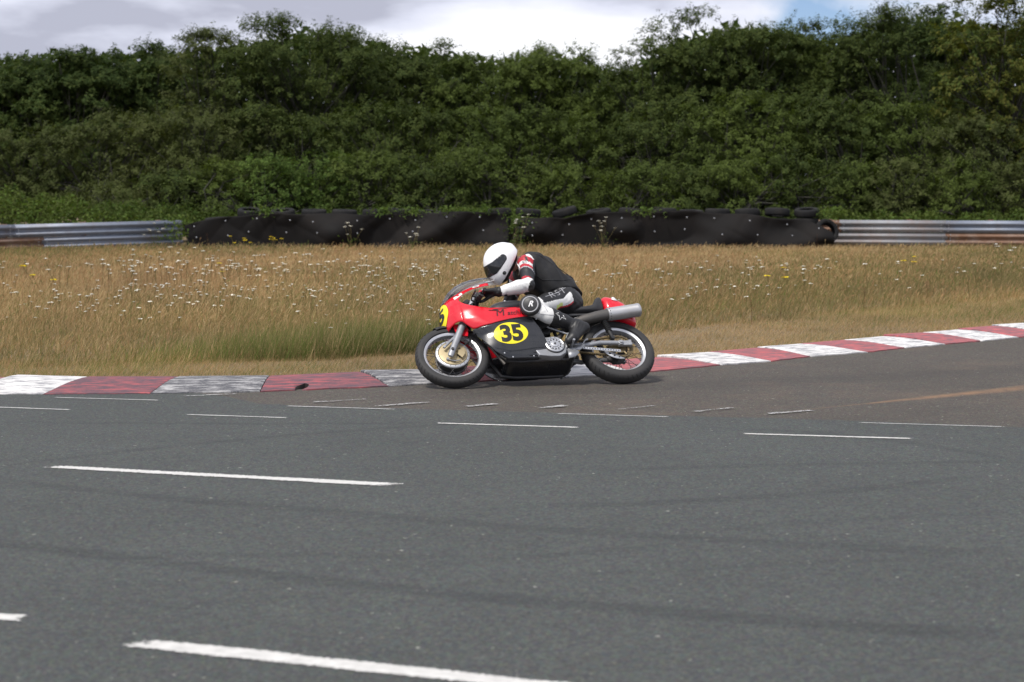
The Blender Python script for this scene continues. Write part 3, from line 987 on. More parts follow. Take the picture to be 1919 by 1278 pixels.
CUT_LO = [(0.66, 0.640), (0.80, 0.637), (0.98, 0.628), (1.11, 0.632), (1.19, 0.652), (1.25, 0.68), (1.295, 0.712), (1.325, 0.745), (1.338, 0.775)]
CUT_HI = [(1.05, 0.925), (1.09, 0.918), (1.19, 0.893), (1.26, 0.865), (1.305, 0.832), (1.328, 0.803), (1.338, 0.775)]
TOPE = [(1.05, 0.955), (1.07, 0.962), (1.21, 0.917), (1.35, 0.868), (1.42, 0.845), (1.46, 0.83), (1.507, 0.80)]
nose_cols = []
for k in range(26):
    f = k / 25
    x = 1.338 + (1.474 - 1.338) * (1 - (1 - f) ** 1.6)
    nose_cols.append((x, interp(x, RB), interp(x, TOPE)))
# nose tip is closed where the half width falls to nothing; clip each column to the nose outline
def clip_nose(cs):
    out = []
    for x, zb, zt in cs:
        zz = np.linspace(0.5, 1.05, 111)
        xf = np.array([interp(z, NOSE) for z in zz])
        ok = zz[xf >= x - 1e-6]
        if len(ok):
            zb2, zt2 = max(zb, ok.min()), min(zt, ok.max())
            if zt2 > zb2:
                out.append((x, zb2, zt2))
    return out
fairing = shell([cols(0.66, 1.338, 60, RB, CUT_LO), clip_nose(nose_cols), cols(1.052, 1.338, 22, CUT_HI, TOPE)], 'fairing', 'red_paint', ns=16)
fairing['label'] = 'glossy red upper fairing with nose cone'
BB = [(0.69, 0.165), (0.80, 0.150), (1.02, 0.150), (1.06, 0.175), (1.12, 0.225), (1.17, 0.295), (1.215, 0.375), (1.268, 0.452)]
def black_cols():
    out = []
    for k in range(50):
        x = 0.665 + (1.268 - 0.665) * k / 49
        zt = interp(x, RB) - 0.004
        zb = interp(x, BB)
        if x < 0.775:
            zt = min(zt, interp(x, [(0.664, 0.262), (0.713, 0.42), (0.775, 0.535)]))
        if x < 0.70:
            zb = max(zb, interp(x, [(0.664, 0.25), (0.70, 0.155)]))
        out.append((x, zb, max(zt, zb + 0.002)))
    return out
bfair = shell([black_cols()], 'lower_fairing', 'black_paint', ns=18)
bfair['label'] = 'black lower fairing side panels with yellow number oval'
# crease line along the black panel
mb = MB()
mb.tube([(x, fair_w(x, z) + 0.001, z) for x, z in ((1.20, 0.33), (1.10, 0.245), (1.0, 0.215), (0.9, 0.22), (0.8, 0.235), (0.70, 0.245))], 0.004, 6)
mb.obj('fairing_seam', 'black_paint', bfair)
for x, z in ((0.73, 0.505), (0.80, 0.175), (1.05, 0.20), (0.72, 0.18), (0.98, 0.17)):
    mb = MB()
    mb.lathe([(0, 0.006), (0.006, 0.005), (0.007, 0)], (x, fair_w(x, z), z), (0, 1, -0.2), 10)
    mb.obj('fairing_fastener', 'alloy', bfair)
# belly pan
mb = MB()
rings = []
for x, dz, k in ((1.02, 0.060, 0.70), (1.005, 0.03, 0.86), (0.985, 0.012, 0.95), (0.93, 0.0, 1.0), (0.75, 0.0, 1.04), (0.55, 0.004, 1.0), (0.47, 0.012, 0.95), (0.43, 0.04, 0.88), (0.405, 0.085, 0.8)):
    sec = [(0.160, 0.200), (0.158, 0.190), (0.150, 0.180), (0.132, 0.171), (0.10, 0.166), (0.05, 0.164), (0, 0.163)]
    sec = sec + [(-a, b) for a, b in sec[-2::-1]]
    rings.append([(x, a * k, b + dz * (1 if b < 0.19 else 0.6)) for a, b in sec])
mb.loft(rings, closed=False)
belly = mb.obj('belly_pan', 'black_paint', bike, thick=0.005)
mb = MB()
mb.tube([(1.01, 0.125, 0.222), (0.985, 0.152, 0.207), (0.93, 0.161, 0.203), (0.75, 0.168, 0.206), (0.55, 0.161, 0.207), (0.45, 0.15, 0.225), (0.42, 0.142, 0.25)], 0.007, 8)
mb.obj('belly_lip', 'black_matt', belly)

# ---- transparent screen
mb = MB()
rings = []
for x, w, zb, za in ((1.455, 0.05, 0.832, 0.852), (1.43, 0.105, 0.842, 0.895), (1.39, 0.155, 0.856, 0.952), (1.33, 0.186, 0.876, 1.008), (1.26, 0.200, 0.90, 1.048), (1.18, 0.204, 0.926, 1.078), (1.10, 0.200, 0.950, 1.095), (1.02, 0.185, 0.985, 1.104), (0.95, 0.155, 1.03, 1.108), (0.915, 0.12, 1.065, 1.108)):
    rings.append([(x, w * math.cos(math.pi * k / 20), zb + (za - zb) * math.sin(math.pi * k / 20) ** 0.8) for k in range(21)])
mb.loft(rings, closed=False)
screen = mb.obj('screen', 'screen_plastic', bike, angle=80)
mb = MB()
mb.tube([(x, y, z) for x, y, z in rings[-1]], 0.0035, 6)
mb.tube([(1.07, 0.200, 0.962)] + [tuple(r[0]) for r in rings[7:]], 0.003, 6)
mb.obj('screen_edge', 'sticker_white', screen)

# ---- flat art wrapped on the fairing
def text_mesh(body, size=1.0, bold=0.0, shear=0.0, spacing=1.0):
    cu = bpy.data.curves.new('t', 'FONT')
    cu.body = body
    cu.size = size
    cu.offset = bold
    cu.shear = shear
    cu.space_character = spacing
    cu.align_x, cu.align_y = 'CENTER', 'CENTER'
    cu.resolution_u = 4
    o = bpy.data.objects.new('t', cu)
    COL.objects.link(o)
    dg = bpy.context.evaluated_depsgraph_get()
    dg.update()
    me = bpy.data.meshes.new_from_object(o.evaluated_get(dg))
    bpy.data.objects.remove(o)
    bm = bmesh.new()
    bm.from_mesh(me)
    bmesh.ops.triangulate(bm, faces=bm.faces)
    bmesh.ops.subdivide_edges(bm, edges=[e for e in bm.edges if e.calc_length() > size * 0.12], cuts=2)
    bmesh.ops.triangulate(bm, faces=bm.faces)
    V = [v.co.copy() for v in bm.verts]
    F = [tuple(v.index for v in f.verts) for f in bm.faces]
    bm.free()
    return V, F
def oval(rx, ry, n=48, rings=6):
    V, F = [Vector((0, 0, 0))], []
    for r in range(1, rings + 1):
        for k in range(n):
            a = 2 * math.pi * k / n
            V.append(Vector((rx * r / rings * math.cos(a), ry * r / rings * math.sin(a), 0)))
    for k in range(n):
        F.append((0, 1 + k, 1 + (k + 1) % n))
    for r in range(rings - 1):
        for k in range(n):
            l = (k + 1) % n
            a = 1 + r * n
            F.append((a + k, a + n + k, a + n + l, a + l))
    return V, F
def on_fairing(VF, cx, cz, ang, off, name, mat, parent):
    """lay a flat drawing (x right as seen from the left side, y up) on the left flank"""
    V, F = VF
    ca, sa = math.cos(ang), math.sin(ang)
    mb = MB()
    out = []
    for v in V:
        x, y = v.x * ca - v.y * sa, v.x * sa + v.y * ca
        X, Z = cx - x, cz + y
        out.append((X, fair_w(X, Z) + off, Z))
    mb.add(out, F)
    return mb.obj(name, mat, parent, smooth=True, fix=False)
plate = on_fairing(oval(0.146, 0.098), 0.972, 0.368, 0.055, 0.003, 'number_oval', 'plate_yellow', bfair)
on_fairing(text_mesh('35', 0.198, 0.009, 0.0, 0.98), 0.968, 0.360, 0.055, 0.0055, 'number', 'number_black', bfair)
on_fairing(text_mesh('M', 0.10, 0.0, 0.18), 1.035, 0.570, 0.05, 0.0035, 'lettering', 'letter_dark', fairing)
on_fairing(text_mesh('atchless', 0.062, 0.0005, 0.3), 0.875, 0.572, 0.07, 0.0035, 'lettering', 'letter_dark', fairing)
lv = [Vector((-0.16, 0.0, 0)), Vector((0.16, 0.012, 0)), Vector((0.16, 0.017, 0)), Vector((-0.145, 0.009, 0))]
on_fairing((lv, [(0, 1, 2, 3)]), 0.935, 0.612, 0.05, 0.0035, 'lettering', 'letter_dark', fairing)
lv = [Vector((-0.05, 0.03, 0)), Vector((0.02, 0.018, 0)), Vector((0.02, 0.026, 0)), Vector((-0.05, 0.036, 0))]
on_fairing((lv, [(0, 1, 2, 3)]), 1.07, 0.575, 0.05, 0.0035, 'lettering', 'letter_dark', fairing)
on_fairing((oval(0.034, 0.010)[0], oval(0.034, 0.010)[1]), 1.165, 0.918, 0.30, 0.003, 'sticker', 'sticker_white', fairing)
on_fairing(text_mesh('ACD', 0.014, 0.0004), 1.165, 0.916, 0.30, 0.005, 'sticker_print', 'number_black', fairing)
on_fairing(([Vector((-0.04, -0.016, 0)), Vector((0.04, -0.016, 0)), Vector((0.05, 0.012, 0)), Vector((-0.03, 0.016, 0))], [(0, 1, 2, 3)]), 1.335, 0.835, 0.5, 0.003, 'sticker', 'sticker_white', fairing)
# number plate on the nose: an oval wrapped round the front
def on_nose(VF, cz, off, name, mat):
    V, F = VF
    out = []
    tab = NOSE
    for v in V:
        Z = cz + v.y
        y = v.x
        # walk back from the nose until the shell is as wide as |y|
        lo, hi = interp(Z, tab) - 0.34, interp(Z, tab)
        for _ in range(24):
            mid = (lo + hi) / 2
            if fair_w(mid, Z) > abs(y):
                lo = mid
            else:
                hi = mid
        out.append((lo + off, y * (1 + off * 2), Z))
    mb = MB()
    mb.add(out, F)
    return mb.obj(name, mat, fairing, fix=False)
on_nose(oval(0.125, 0.135), 0.715, 0.004, 'number_oval', 'plate_yellow')
on_nose(text_mesh('35', 0.185, 0.008, 0, 0.92), 0.71, 0.007, 'number', 'number_black')

# ---- controls
mb = MB()
for s in (1, -1):
    mb.tube([(1.19, 0.12 * s, 0.745), (1.175, 0.22 * s, 0.738), (1.155, 0.365 * s if s > 0 else -0.345, 0.728)], 0.011, 10)
    mb.tube([(1.155, 0.375 * s, 0.727), (1.16, 0.345 * s, 0.729)], [0.018, 0.016], 10)
mb.obj('clip_on_bar', 'black_matt', bike)
mb = MB()
mb.tube([(1.195, 0.19, 0.752), (1.235, 0.21, 0.75), (1.245, 0.27, 0.738), (1.235, 0.37, 0.722)], [0.008, 0.007, 0.006, 0.007], 8)
mb.lathe([(0.014, -0.02), (0.016, 0), (0.014, 0.02)], (1.19, 0.19, 0.745), (0, 1, 0), 10)
mb.tube([(1.20, 0.16, 0.77), (1.25, 0.16, 0.74), (1.30, 0.14, 0.74)], 0.006, 8)
mb.tube([(1.10, 0.205, 0.80), (1.09, 0.205, 0.855), (1.083, 0.205, 0.885)], 0.005, 8)
mb.obj('clutch_lever', 'dark_metal', bike)
mb = MB()
mb.lathe([(0, -0.02), (0.04, -0.02), (0.045, 0.03), (0.04, 0.035), (0, 0.03)], (1.22, 0.0, 0.88), (-0.8, 0, 0.5), 20)
mb.obj('rev_counter', 'black_matt', bike)

# ---- tank, seat, tail
def section(x, w, zb, zt, n=20, p=2.6):
    out = []
    for k in range(n):
        a = 2 * math.pi * k / n
        c_, s_ = math.cos(a), math.sin(a)
        out.append((x, w * math.copysign(abs(c_) ** (2 / p), c_), (zb + zt) / 2 + (zt - zb) / 2 * math.copysign(abs(s_) ** (2 / p), s_)))
    return out
mb = MB()
mb.loft([section(*a) for a in ((1.075, 0.05, 0.70, 0.77), (1.05, 0.10, 0.66, 0.81), (1.0, 0.13, 0.64, 0.838), (0.92, 0.145, 0.63, 0.856), (0.80, 0.148, 0.63, 0.862), (0.70, 0.142, 0.63, 0.845), (0.60, 0.12, 0.64, 0.81), (0.52, 0.10, 0.66, 0.775), (0.50, 0.06, 0.68, 0.75))])
tank = mb.obj('fuel_tank', 'tank_grey', bike, subsurf=1)
mb = MB()
mb.lathe([(0, 0.02), (0.03, 0.02), (0.034, 0.0)], (0.84, 0.0, 0.86), (0, 0, 1), 18)
mb.lathe([(0, 0.014), (0.012, 0.014), (0.014, 0)], (0.90, 0.075, 0.842), (0, 0.5, 1), 12)
mb.obj('filler_cap', 'alloy', tank)
mb = MB()
mb.loft([section(*a, 20, 3.2) for a in ((0.53, 0.085, 0.70, 0.745), (0.48, 0.115, 0.685, 0.755), (0.35, 0.135, 0.68, 0.745), (0.20, 0.14, 0.68, 0.75), (0.13, 0.138, 0.68, 0.775), (0.115, 0.135, 0.68, 0.83), (0.095, 0.128, 0.68, 0.872), (0.058, 0.128, 0.68, 0.885), (0.05, 0.11, 0.70, 0.87))])
mb.obj('seat', 'seat_vinyl', bike, subsurf=1)
mb = MB()
mb.loft([section(*a, 24, 2.8) for a in ((0.056, 0.128, 0.665, 0.886), (0.0, 0.135, 0.655, 0.885), (-0.06, 0.132, 0.635, 0.870), (-0.13, 0.118, 0.60, 0.835), (-0.19, 0.095, 0.575, 0.78), (-0.225, 0.065, 0.585, 0.725), (-0.24, 0.03, 0.61, 0.68))])
tail = mb.obj('tail_unit', 'red_paint', bike, subsurf=1)
mb = MB()
mb.add([(-0.03, 0.1345, 0.80), (-0.085, 0.130, 0.79), (-0.06, 0.125, 0.838), (-0.04, 0.1275, 0.835)], [(0, 1, 2, 3)])
mb.obj('sticker', 'sticker_white', tail, thick=0.001)

# ---- frame and swing arm
mb = MB()
for s in (1, -1):
    mb.tube([(1.20, 0.03 * s, 0.82), (1.12, 0.07 * s, 0.62), (1.085, 0.095 * s, 0.30), (1.03, 0.10 * s, 0.175), (0.90, 0.105 * s, 0.16), (0.50, 0.11 * s, 0.17), (0.44, 0.115 * s, 0.24), (0.42, 0.12 * s, 0.40), (0.47, 0.10 * s, 0.66)], 0.015, 10)
    mb.tube([(1.19, 0.03 * s, 0.78), (0.90, 0.08 * s, 0.66), (0.47, 0.10 * s, 0.66), (0.10, 0.10 * s, 0.66), (-0.15, 0.09 * s, 0.68)], 0.014, 10)
    mb.tube([(0.42, 0.12 * s, 0.38), (0.25, 0.115 * s, 0.54), (0.10, 0.11 * s, 0.64)], 0.012, 10)
mb.lathe([(0.03, -0.09), (0.033, 0), (0.03, 0.09)], (1.195, 0, 0.79), (-0.445, 0, 0.896), 14)
mb.obj('frame', 'dark_metal', bike)
mb = MB()
mb.tube([(1.185, 0.13, 0.42), (1.15, 0.122, 0.34), (1.045, 0.10, 0.14)], [0.013, 0.014, 0.013], 10)
mb.tube([(1.08, 0.135, 0.205), (1.035, 0.135, 0.165)], [0.011, 0.011], 10)
mb.obj('fairing_bracket', 'exhaust_grey', bike)
mb = MB()
for s in (1, -1):
    mb.tube([(0.42, 0.10 * s, 0.335), (0.30, 0.112 * s, 0.315), (0.18, 0.114 * s, 0.335), (0.05, 0.114 * s, 0.332), (-0.03, 0.112 * s, 0.325)], [0.020, 0.020, 0.021, 0.0205, 0.018], 12)
mb.tube([(0.42, -0.12, 0.335), (0.42, 0.12, 0.335)], 0.026, 12)
for s in (1, -1):
    mb.box((-0.035, 0.114 * s, 0.322), (0.11, 0.026, 0.048))
    mb.lathe([(0, 0.036), (0.014, 0.036), (0.016, 0.026), (0.024, 0.024), (0.026, 0)], (0.0, 0.114 * s, 0.322), (0, s, 0), 16)
    mb.box((-0.085, 0.114 * s, 0.322), (0.022, 0.036, 0.056))
    mb.tube([(-0.06, 0.114 * s, 0.322), (-0.115, 0.114 * s, 0.322)], 0.005, 8)
mb.obj('swing_arm', 'alloy_dull', bike, bevel=0.003)
# perforated torque bar with a row of drilled holes
mb = MB()
a, b = Vector((0.350, 0.132, 0.270)), Vector((0.025, 0.132, 0.228))
d = (b - a).normalized(); n_ = Vector((-d.z, 0, d.x))
mb.box((a + b) / 2, ((b - a).length, 0.006, 0.024), Matrix.Rotation(math.atan2(d.z, -d.x) * 1.0, 3, 'Y'))
for k in range(14):
    c = a.lerp(b, 0.05 + 0.9 * k / 13)
    mb.disc((c.x, c.y + 0.0035, c.z), 0.0058, (0, 1, 0), 10, 1)
mb.obj('torque_bar', ['alloy', 'number_black'], bike)
mb = MB()
pts_o, pts_i = [], []
for k in range(9):
    an = math.radians(190 + 9.5 * k) if False else math.radians(-160 + 8 * k)
    pts_o.append((0.02 + 0.158 * math.cos(math.radians(-28 - 9 * k)) , 0.105, 0.322 + 0.158 * math.sin(math.radians(-28 - 9 * k))))
    wdt = 0.048 * math.sin(math.pi * (0.15 + 0.8 * k / 8))
    r_ = 0.158 - wdt
    pts_i.append((0.02 + r_ * math.cos(math.radians(-28 - 9 * k)), 0.105, 0.322 + r_ * math.sin(math.radians(-28 - 9 * k))))
mb.loft([pts_o, pts_i], closed=False)
for k, rr_ in ((2, 0.010), (4, 0.0085), (6, 0.006)):
    c = (Vector(pts_o[k]) + Vector(pts_i[k])) / 2
    mb.disc((c.x, c.y + 0.0035, c.z), rr_, (0, 1, 0), 12, 1)
mb.obj('chain_guard', ['alloy', 'number_black'], bike, thick=0.003)
# sprocket, hub and rear brake on the wheel
mb = MB()
mb.lathe([(0.02, -0.07), (0.08, -0.068), (0.085, -0.05), (0.05, -0.04), (0.045, 0.03), (0.078, 0.04), (0.078, 0.055), (0.02, 0.06)], n=36)
mb.obj('hub', 'dark_metal', rw)
mb = MB()
n_t = 44
ro, ri = [], []
for k in range(n_t * 2):
    a = math.pi * k / n_t
    r_ = 0.118 if k % 2 else 0.110
    ro.append((r_ * math.cos(a), 0.072, r_ * math.sin(a)))
    ri.append((0.090 * math.cos(a), 0.072, 0.090 * math.sin(a)))
mb.loft([ro + [ro[0]], ri + [ri[0]]], closed=False)
for k in range(6):
    a = 2 * math.pi * k / 6
    mb.tube([(0.06 * math.cos(a), 0.07, 0.06 * math.sin(a)), (0.096 * math.cos(a), 0.072, 0.096 * math.sin(a))], 0.010, 6)
mb.lathe([(0.05, 0.068), (0.066, 0.075), (0.04, 0.08), (0.0, 0.08)], n=28)
mb.obj('sprocket', 'chain_metal', rw, thick=0.006)
# chain: a closed run of links round both sprockets
mb = MB()
cpts = []
for k in range(15):
    a = math.radians(100 + 160 * k / 14)
    cpts.append((0.114 * math.cos(a) * 1.0, 0.322 + 0.114 * math.sin(a)))
cpts2 = []
for k in range(9):
    a = math.radians(-85 + 170 * k / 8)
    cpts2.append((0.52 + 0.042 * math.cos(a), 0.335 + 0.042 * math.sin(a)))
loop = cpts + cpts2
acc = []
for i in range(len(loop)):
    p, q = Vector((*loop[i], 0)), Vector((*loop[(i + 1) % len(loop)], 0))
    n_ = max(1, int((q - p).length / 0.0159))
    for k in range(n_):
        acc.append((p.lerp(q, k / n_), (q - p).normalized()))
for i, (p, dd) in enumerate(acc):
    rot = Matrix.Rotation(-math.atan2(dd.y, dd.x), 3, 'Y')
    wy = 0.016 if i % 2 else 0.011
    for s in (1, -1):
        mb.box((p.x, 0.075 + s * wy / 2, p.y), (0.0185, 0.0022, 0.0125), rot)
    mb.tube([(p.x, 0.068, p.y), (p.x, 0.082, p.y)], 0.004, 6)
mb.obj('chain', 'chain_metal', bike, smooth=False, fix=False)
# shock absorbers
for s in (1, -1):
    mb = MB()
    a, b = Vector((0.105, 0.128 * s, 0.630)), Vector((0.060, 0.128 * s, 0.372))
    mb.tube([a, a.lerp(b, 0.2), a.lerp(b, 0.21), b.lerp(a, 0.25), b.lerp(a, 0.24), b], [0.012, 0.012, 0.016, 0.016, 0.022, 0.014], 12)
    hel = []
    d = (b - a)
    e1 = Vector((0, 1, 0)); e2 = d.normalized().cross(e1)
    for k in range(91):
        an = 2 * math.pi * k / 10
        hel.append(a + d * (0.10 + 0.62 * k / 90) + 0.0235 * (math.cos(an) * e1 + math.sin(an) * e2))
    mb.tube(hel, 0.0045, 6)
    mb.lathe([(0, -0.018), (0.017, -0.018), (0.017, 0.018), (0, 0.018)], b, (0, 1, 0), 12)
    mb.obj('shock_absorber', 'black_matt', bike)
# ---- exhaust
mb = MB()
mb.tube([(1.0, -0.02, 0.50), (1.07, 0.03, 0.42), (1.05, 0.06, 0.30), (0.96, 0.08, 0.21), (0.75, 0.10, 0.20), (0.60, 0.11, 0.30), (0.47, 0.125, 0.47), (0.36, 0.135, 0.55), (0.28, 0.145, 0.568), (0.16, 0.152, 0.594), (0.055, 0.158, 0.612)], [0.02, 0.021, 0.021, 0.021, 0.022, 0.022, 0.024, 0.032, 0.042, 0.047, 0.0495], 16)
mb.obj('exhaust_pipe', 'exhaust_grey', bike)
mb = MB()
ax = Vector((-0.313, 0.005, 0.044)).normalized()
c0 = Vector((0.06, 0.158, 0.611))
mb.lathe([(0.045, -0.004), (0.056, 0.0), (0.0575, 0.006), (0.0545, 0.012), (0.0565, 0.02), (0.0575, 0.27), (0.0595, 0.275), (0.0595, 0.29), (0.0565, 0.298), (0.048, 0.302), (0.03, 0.298), (0.026, 0.28), (0.0, 0.27)], c0, ax, 40)
for k in range(14):
    a = 2 * math.pi * k / 14
    e1 = ax.orthogonal().normalized(); e2 = ax.cross(e1)
    for h in (0.014, 0.283):
        p = c0 + ax * h + 0.0565 * (math.cos(a) * e1 + math.sin(a) * e2)
        mb.lathe([(0, 0.003), (0.0035, 0.002), (0.004, 0)], p, (math.cos(a) * e1 + math.sin(a) * e2), 6, 1)
mb.obj('muffler', ['muffler_metal', 'dark_metal'], bike, angle=30)
mb = MB()
mb.loft([[(0.36, 0.155, 0.585), (0.30, 0.155, 0.602), (0.235, 0.155, 0.622), (0.21, 0.155, 0.622)], [(0.33, 0.155, 0.553), (0.29, 0.155, 0.566), (0.235, 0.155, 0.585), (0.215, 0.155, 0.596)]], closed=False)
for x, z, r_ in ((0.322, 0.575, 0.0075), (0.292, 0.584, 0.0085), (0.262, 0.593, 0.0075), (0.238, 0.608, 0.004), (0.232, 0.596, 0.004), (0.245, 0.600, 0.004), (0.224, 0.612, 0.004)):
    mb.disc((x, 0.1585, z), r_, (0, 1, 0), 10, 1)
mb.obj('exhaust_bracket', ['alloy', 'number_black'], bike, thick=0.004)

# ---- engine
mb = MB()
mb.loft([section(*a, 16, 5) for a in ((0.98, 0.09, 0.19, 0.40), (0.95, 0.12, 0.17, 0.43), (0.80, 0.135, 0.165, 0.44), (0.60, 0.135, 0.17, 0.42), (0.47, 0.12, 0.19, 0.38), (0.44, 0.09, 0.22, 0.35))])
for k in range(9):
    z = 0.43 + 0.028 * k
    mb.box((0.86 + 0.01 * k * 0.3, 0, z), (0.20, 0.22, 0.010))
mb.lathe([(0.07, 0), (0.07, 0.25)], (0.86, 0, 0.42), (0.05, 0, 1), 20)
mb.box((0.70, 0.02, 0.56), (0.10, 0.06, 0.07))
mb.tube([(0.70, 0.0, 0.55), (0.60, 0.02, 0.53), (0.56, 0.03, 0.53)], [0.03, 0.034, 0.038], 14)
engine = mb.obj('engine', 'dark_metal', bike, bevel=0.004, angle=35)
mb = MB()
# primary chaincase: teardrop plate with the exposed round clutch
pts = [(0.72, 0.352), (0.64, 0.362), (0.56, 0.352), (0.515, 0.31), (0.500, 0.245), (0.52, 0.185), (0.575, 0.150), (0.66, 0.148), (0.76, 0.165), (0.80, 0.25), (0.78, 0.33)]
mb.loft([[(x, 0.12, z) for x, z in pts], [(x, 0.165, z) for x, z in pts], [(0.63 + (x - 0.63) * 0.95, 0.178, 0.25 + (z - 0.25) * 0.95) for x, z in pts]])
mb.obj('primary_cover', 'alloy_dull', engine, bevel=0.004)
mb = MB()
cc_ = Vector((0.607, 0.178, 0.268))
mb.lathe([(0.086, 0), (0.086, 0.004), (0.080, 0.004)], cc_, n=48, mi=1)
mb.lathe([(0.080, 0.002), (0.080, 0.016), (0.072, 0.020), (0.066, 0.018), (0.062, 0.012), (0.034, 0.012), (0.030, 0.02), (0.024, 0.022), (0.0, 0.022)], cc_, n=48)
for k in range(12):
    a = 2 * math.pi * k / 12
    p = cc_ + Vector((0.050 * math.cos(a), 0.0128, 0.050 * math.sin(a)))
    mb.lathe([(0, 0.0015), (0.0075, 0.0015)], p, n=10, mi=1)
    p = cc_ + Vector((0.069 * math.cos(a + 0.2), 0.019, 0.069 * math.sin(a + 0.2)))
    mb.lathe([(0, 0.004), (0.003, 0.003), (0.004, 0)], p, n=6, mi=1)
mb.lathe([(0.0, 0.028), (0.009, 0.027), (0.010, 0.02)], cc_, n=14, mi=1)
mb.obj('clutch', ['alloy', 'dark_metal'], engine)
# ---- foot controls
mb = MB()
mb.loft([[(0.505, 0.165, 0.245), (0.44, 0.165, 0.255), (0.345, 0.165, 0.285), (0.335, 0.165, 0.27)], [(0.505, 0.165, 0.222), (0.43, 0.165, 0.225), (0.39, 0.165, 0.222), (0.37, 0.165, 0.238)]], closed=False)
mb.loft([[(0.503, 0.172, 0.225), (0.42, 0.172, 0.222), (0.405, 0.172, 0.19)], [(0.508, 0.172, 0.13), (0.45, 0.172, 0.145), (0.418, 0.172, 0.175)]], closed=False)
mb.obj('foot_plate', 'alloy_dull', bike, thick=0.005)
for s in (1, -1):
    mb = MB()
    mb.tube([(0.455, 0.15 * s, 0.262), (0.455, 0.255 * s, 0.262)], 0.011, 10)
    mb.obj('foot_peg', 'alloy_dull', bike)
mb = MB()
mb.tube([(0.505, 0.175, 0.24), (0.50, 0.175, 0.32), (0.465, 0.175, 0.385)], 0.006, 8)
mb.tube([(0.625, 0.165, 0.478), (0.46, 0.172, 0.388)], 0.0075, 8)
mb.lathe([(0, -0.01), (0.012, -0.01), (0.012, 0.01), (0, 0.01)], (0.462, 0.172, 0.388), (0, 1, 0), 10)
mb.obj('gear_linkage', 'alloy_dull', bike)
mb = MB()
mb.tube([(0.36, 0.16, 0.28), (0.325, 0.165, 0.325), (0.30, 0.165, 0.335)], [0.006, 0.007, 0.010], 8)
mb.obj('heel_lever', 'alloy_dull', bike)

# ================================================================== RIDER
simple('leather_black', (0.013, 0.013, 0.0145), 0.48, 0, 0.2, 26, (0.05, 0.05, 0.05), 0.3, bmp=0.25)
simple('leather_white', (0.74, 0.74, 0.73), 0.45, 0, 0.06, 18, (0.42, 0.42, 0.40), 0.35, bmp=0.2)
simple('leather_red', (0.42, 0.018, 0.030), 0.45, 0, 0.1, 26, bmp=0.2)
simple('leather_grey', (0.40, 0.40, 0.42), 0.5, 0, 0.1, 26)
simple('leather_lime', (0.62, 0.72, 0.22), 0.5, 0, 0.1, 26)
simple('vest_cloth', (0.011, 0.011, 0.012), 0.75, 0, 0.25, 24, (0.028, 0.028, 0.031), 0.5, bmp=0.4)
simple('skin', (0.50, 0.27, 0.20), 0.55, 0, 0.1, 20)
simple('helmet_white', (0.88, 0.88, 0.88), 0.22, 0, 0.02, 6, coat=0.4)
simple('helmet_lining', (0.016, 0.015, 0.016), 0.8)
simple('visor_dark', (0.012, 0.013, 0.015), 0.10, 0, 0.1, 5, coat=0.6)
simple('slider_black', (0.025, 0.025, 0.027), 0.5, 0, 0.2, 30, (0.12, 0.12, 0.12), 0.4)

def surface_nets(D, org, h):
    """dual surface of the zero set of D sampled on a grid"""
    nx, ny, nz = D.shape
    ins = D < 0
    c = np.zeros((nx - 1, ny - 1, nz - 1), np.int8)
    for dx in (0, 1):
        for dy in (0, 1):
            for dz in (0, 1):
                c += ins[dx:nx - 1 + dx, dy:ny - 1 + dy, dz:nz - 1 + dz]
    act = (c > 0) & (c < 8)
    ids = -np.ones(act.shape, np.int64)
    cells = np.argwhere(act)
    ids[act] = np.arange(len(cells))
    acc = np.zeros((len(cells), 3)); cnt = np.zeros(len(cells))
    cx, cy, cz = cells.T
    corners = [(a, b, d) for a in (0, 1) for b in (0, 1) for d in (0, 1)]
    for p in corners:
        for ax in range(3):
            if p[ax] == 0:
                q = list(p); q[ax] = 1
                d0 = D[cx + p[0], cy + p[1], cz + p[2]]
                d1 = D[cx + q[0], cy + q[1], cz + q[2]]
                m = (d0 < 0) != (d1 < 0)
                t = np.where(m, d0 / np.where(m, d0 - d1, 1), 0)
                for k in range(3):
                    acc[:, k] += np.where(m, p[k] + (t if k == ax else 0), 0)
                cnt += m
    V = org + h * (cells + acc / cnt[:, None])
    F = []
    for ax in range(3):
        o1, o2 = (ax + 1) % 3, (ax + 2) % 3
        sl0 = [slice(None)] * 3; sl1 = [slice(None)] * 3
        sl0[ax] = slice(0, -1); sl1[ax] = slice(1, None)
        a, b = ins[tuple(sl0)], ins[tuple(sl1)]
        for flip, e in ((False, np.argwhere(a & ~b)), (True, np.argwhere(~a & b))):
            ok = (e[:, o1] > 0) & (e[:, o2] > 0) & (e[:, o1] < D.shape[o1] - 1) & (e[:, o2] < D.shape[o2] - 1)
            e = e[ok]
            q = []
            for d1, d2 in ((-1, -1), (0, -1), (0, 0), (-1, 0)):
                w = e.copy(); w[:, o1] += d1; w[:, o2] += d2
                q.append(ids[w[:, 0], w[:, 1], w[:, 2]])
            q = np.stack(q, 1)
            F.append(q[:, ::-1] if flip else q)
    F = np.concatenate(F)
    F = F[(F >= 0).all(1)]
    return V, F

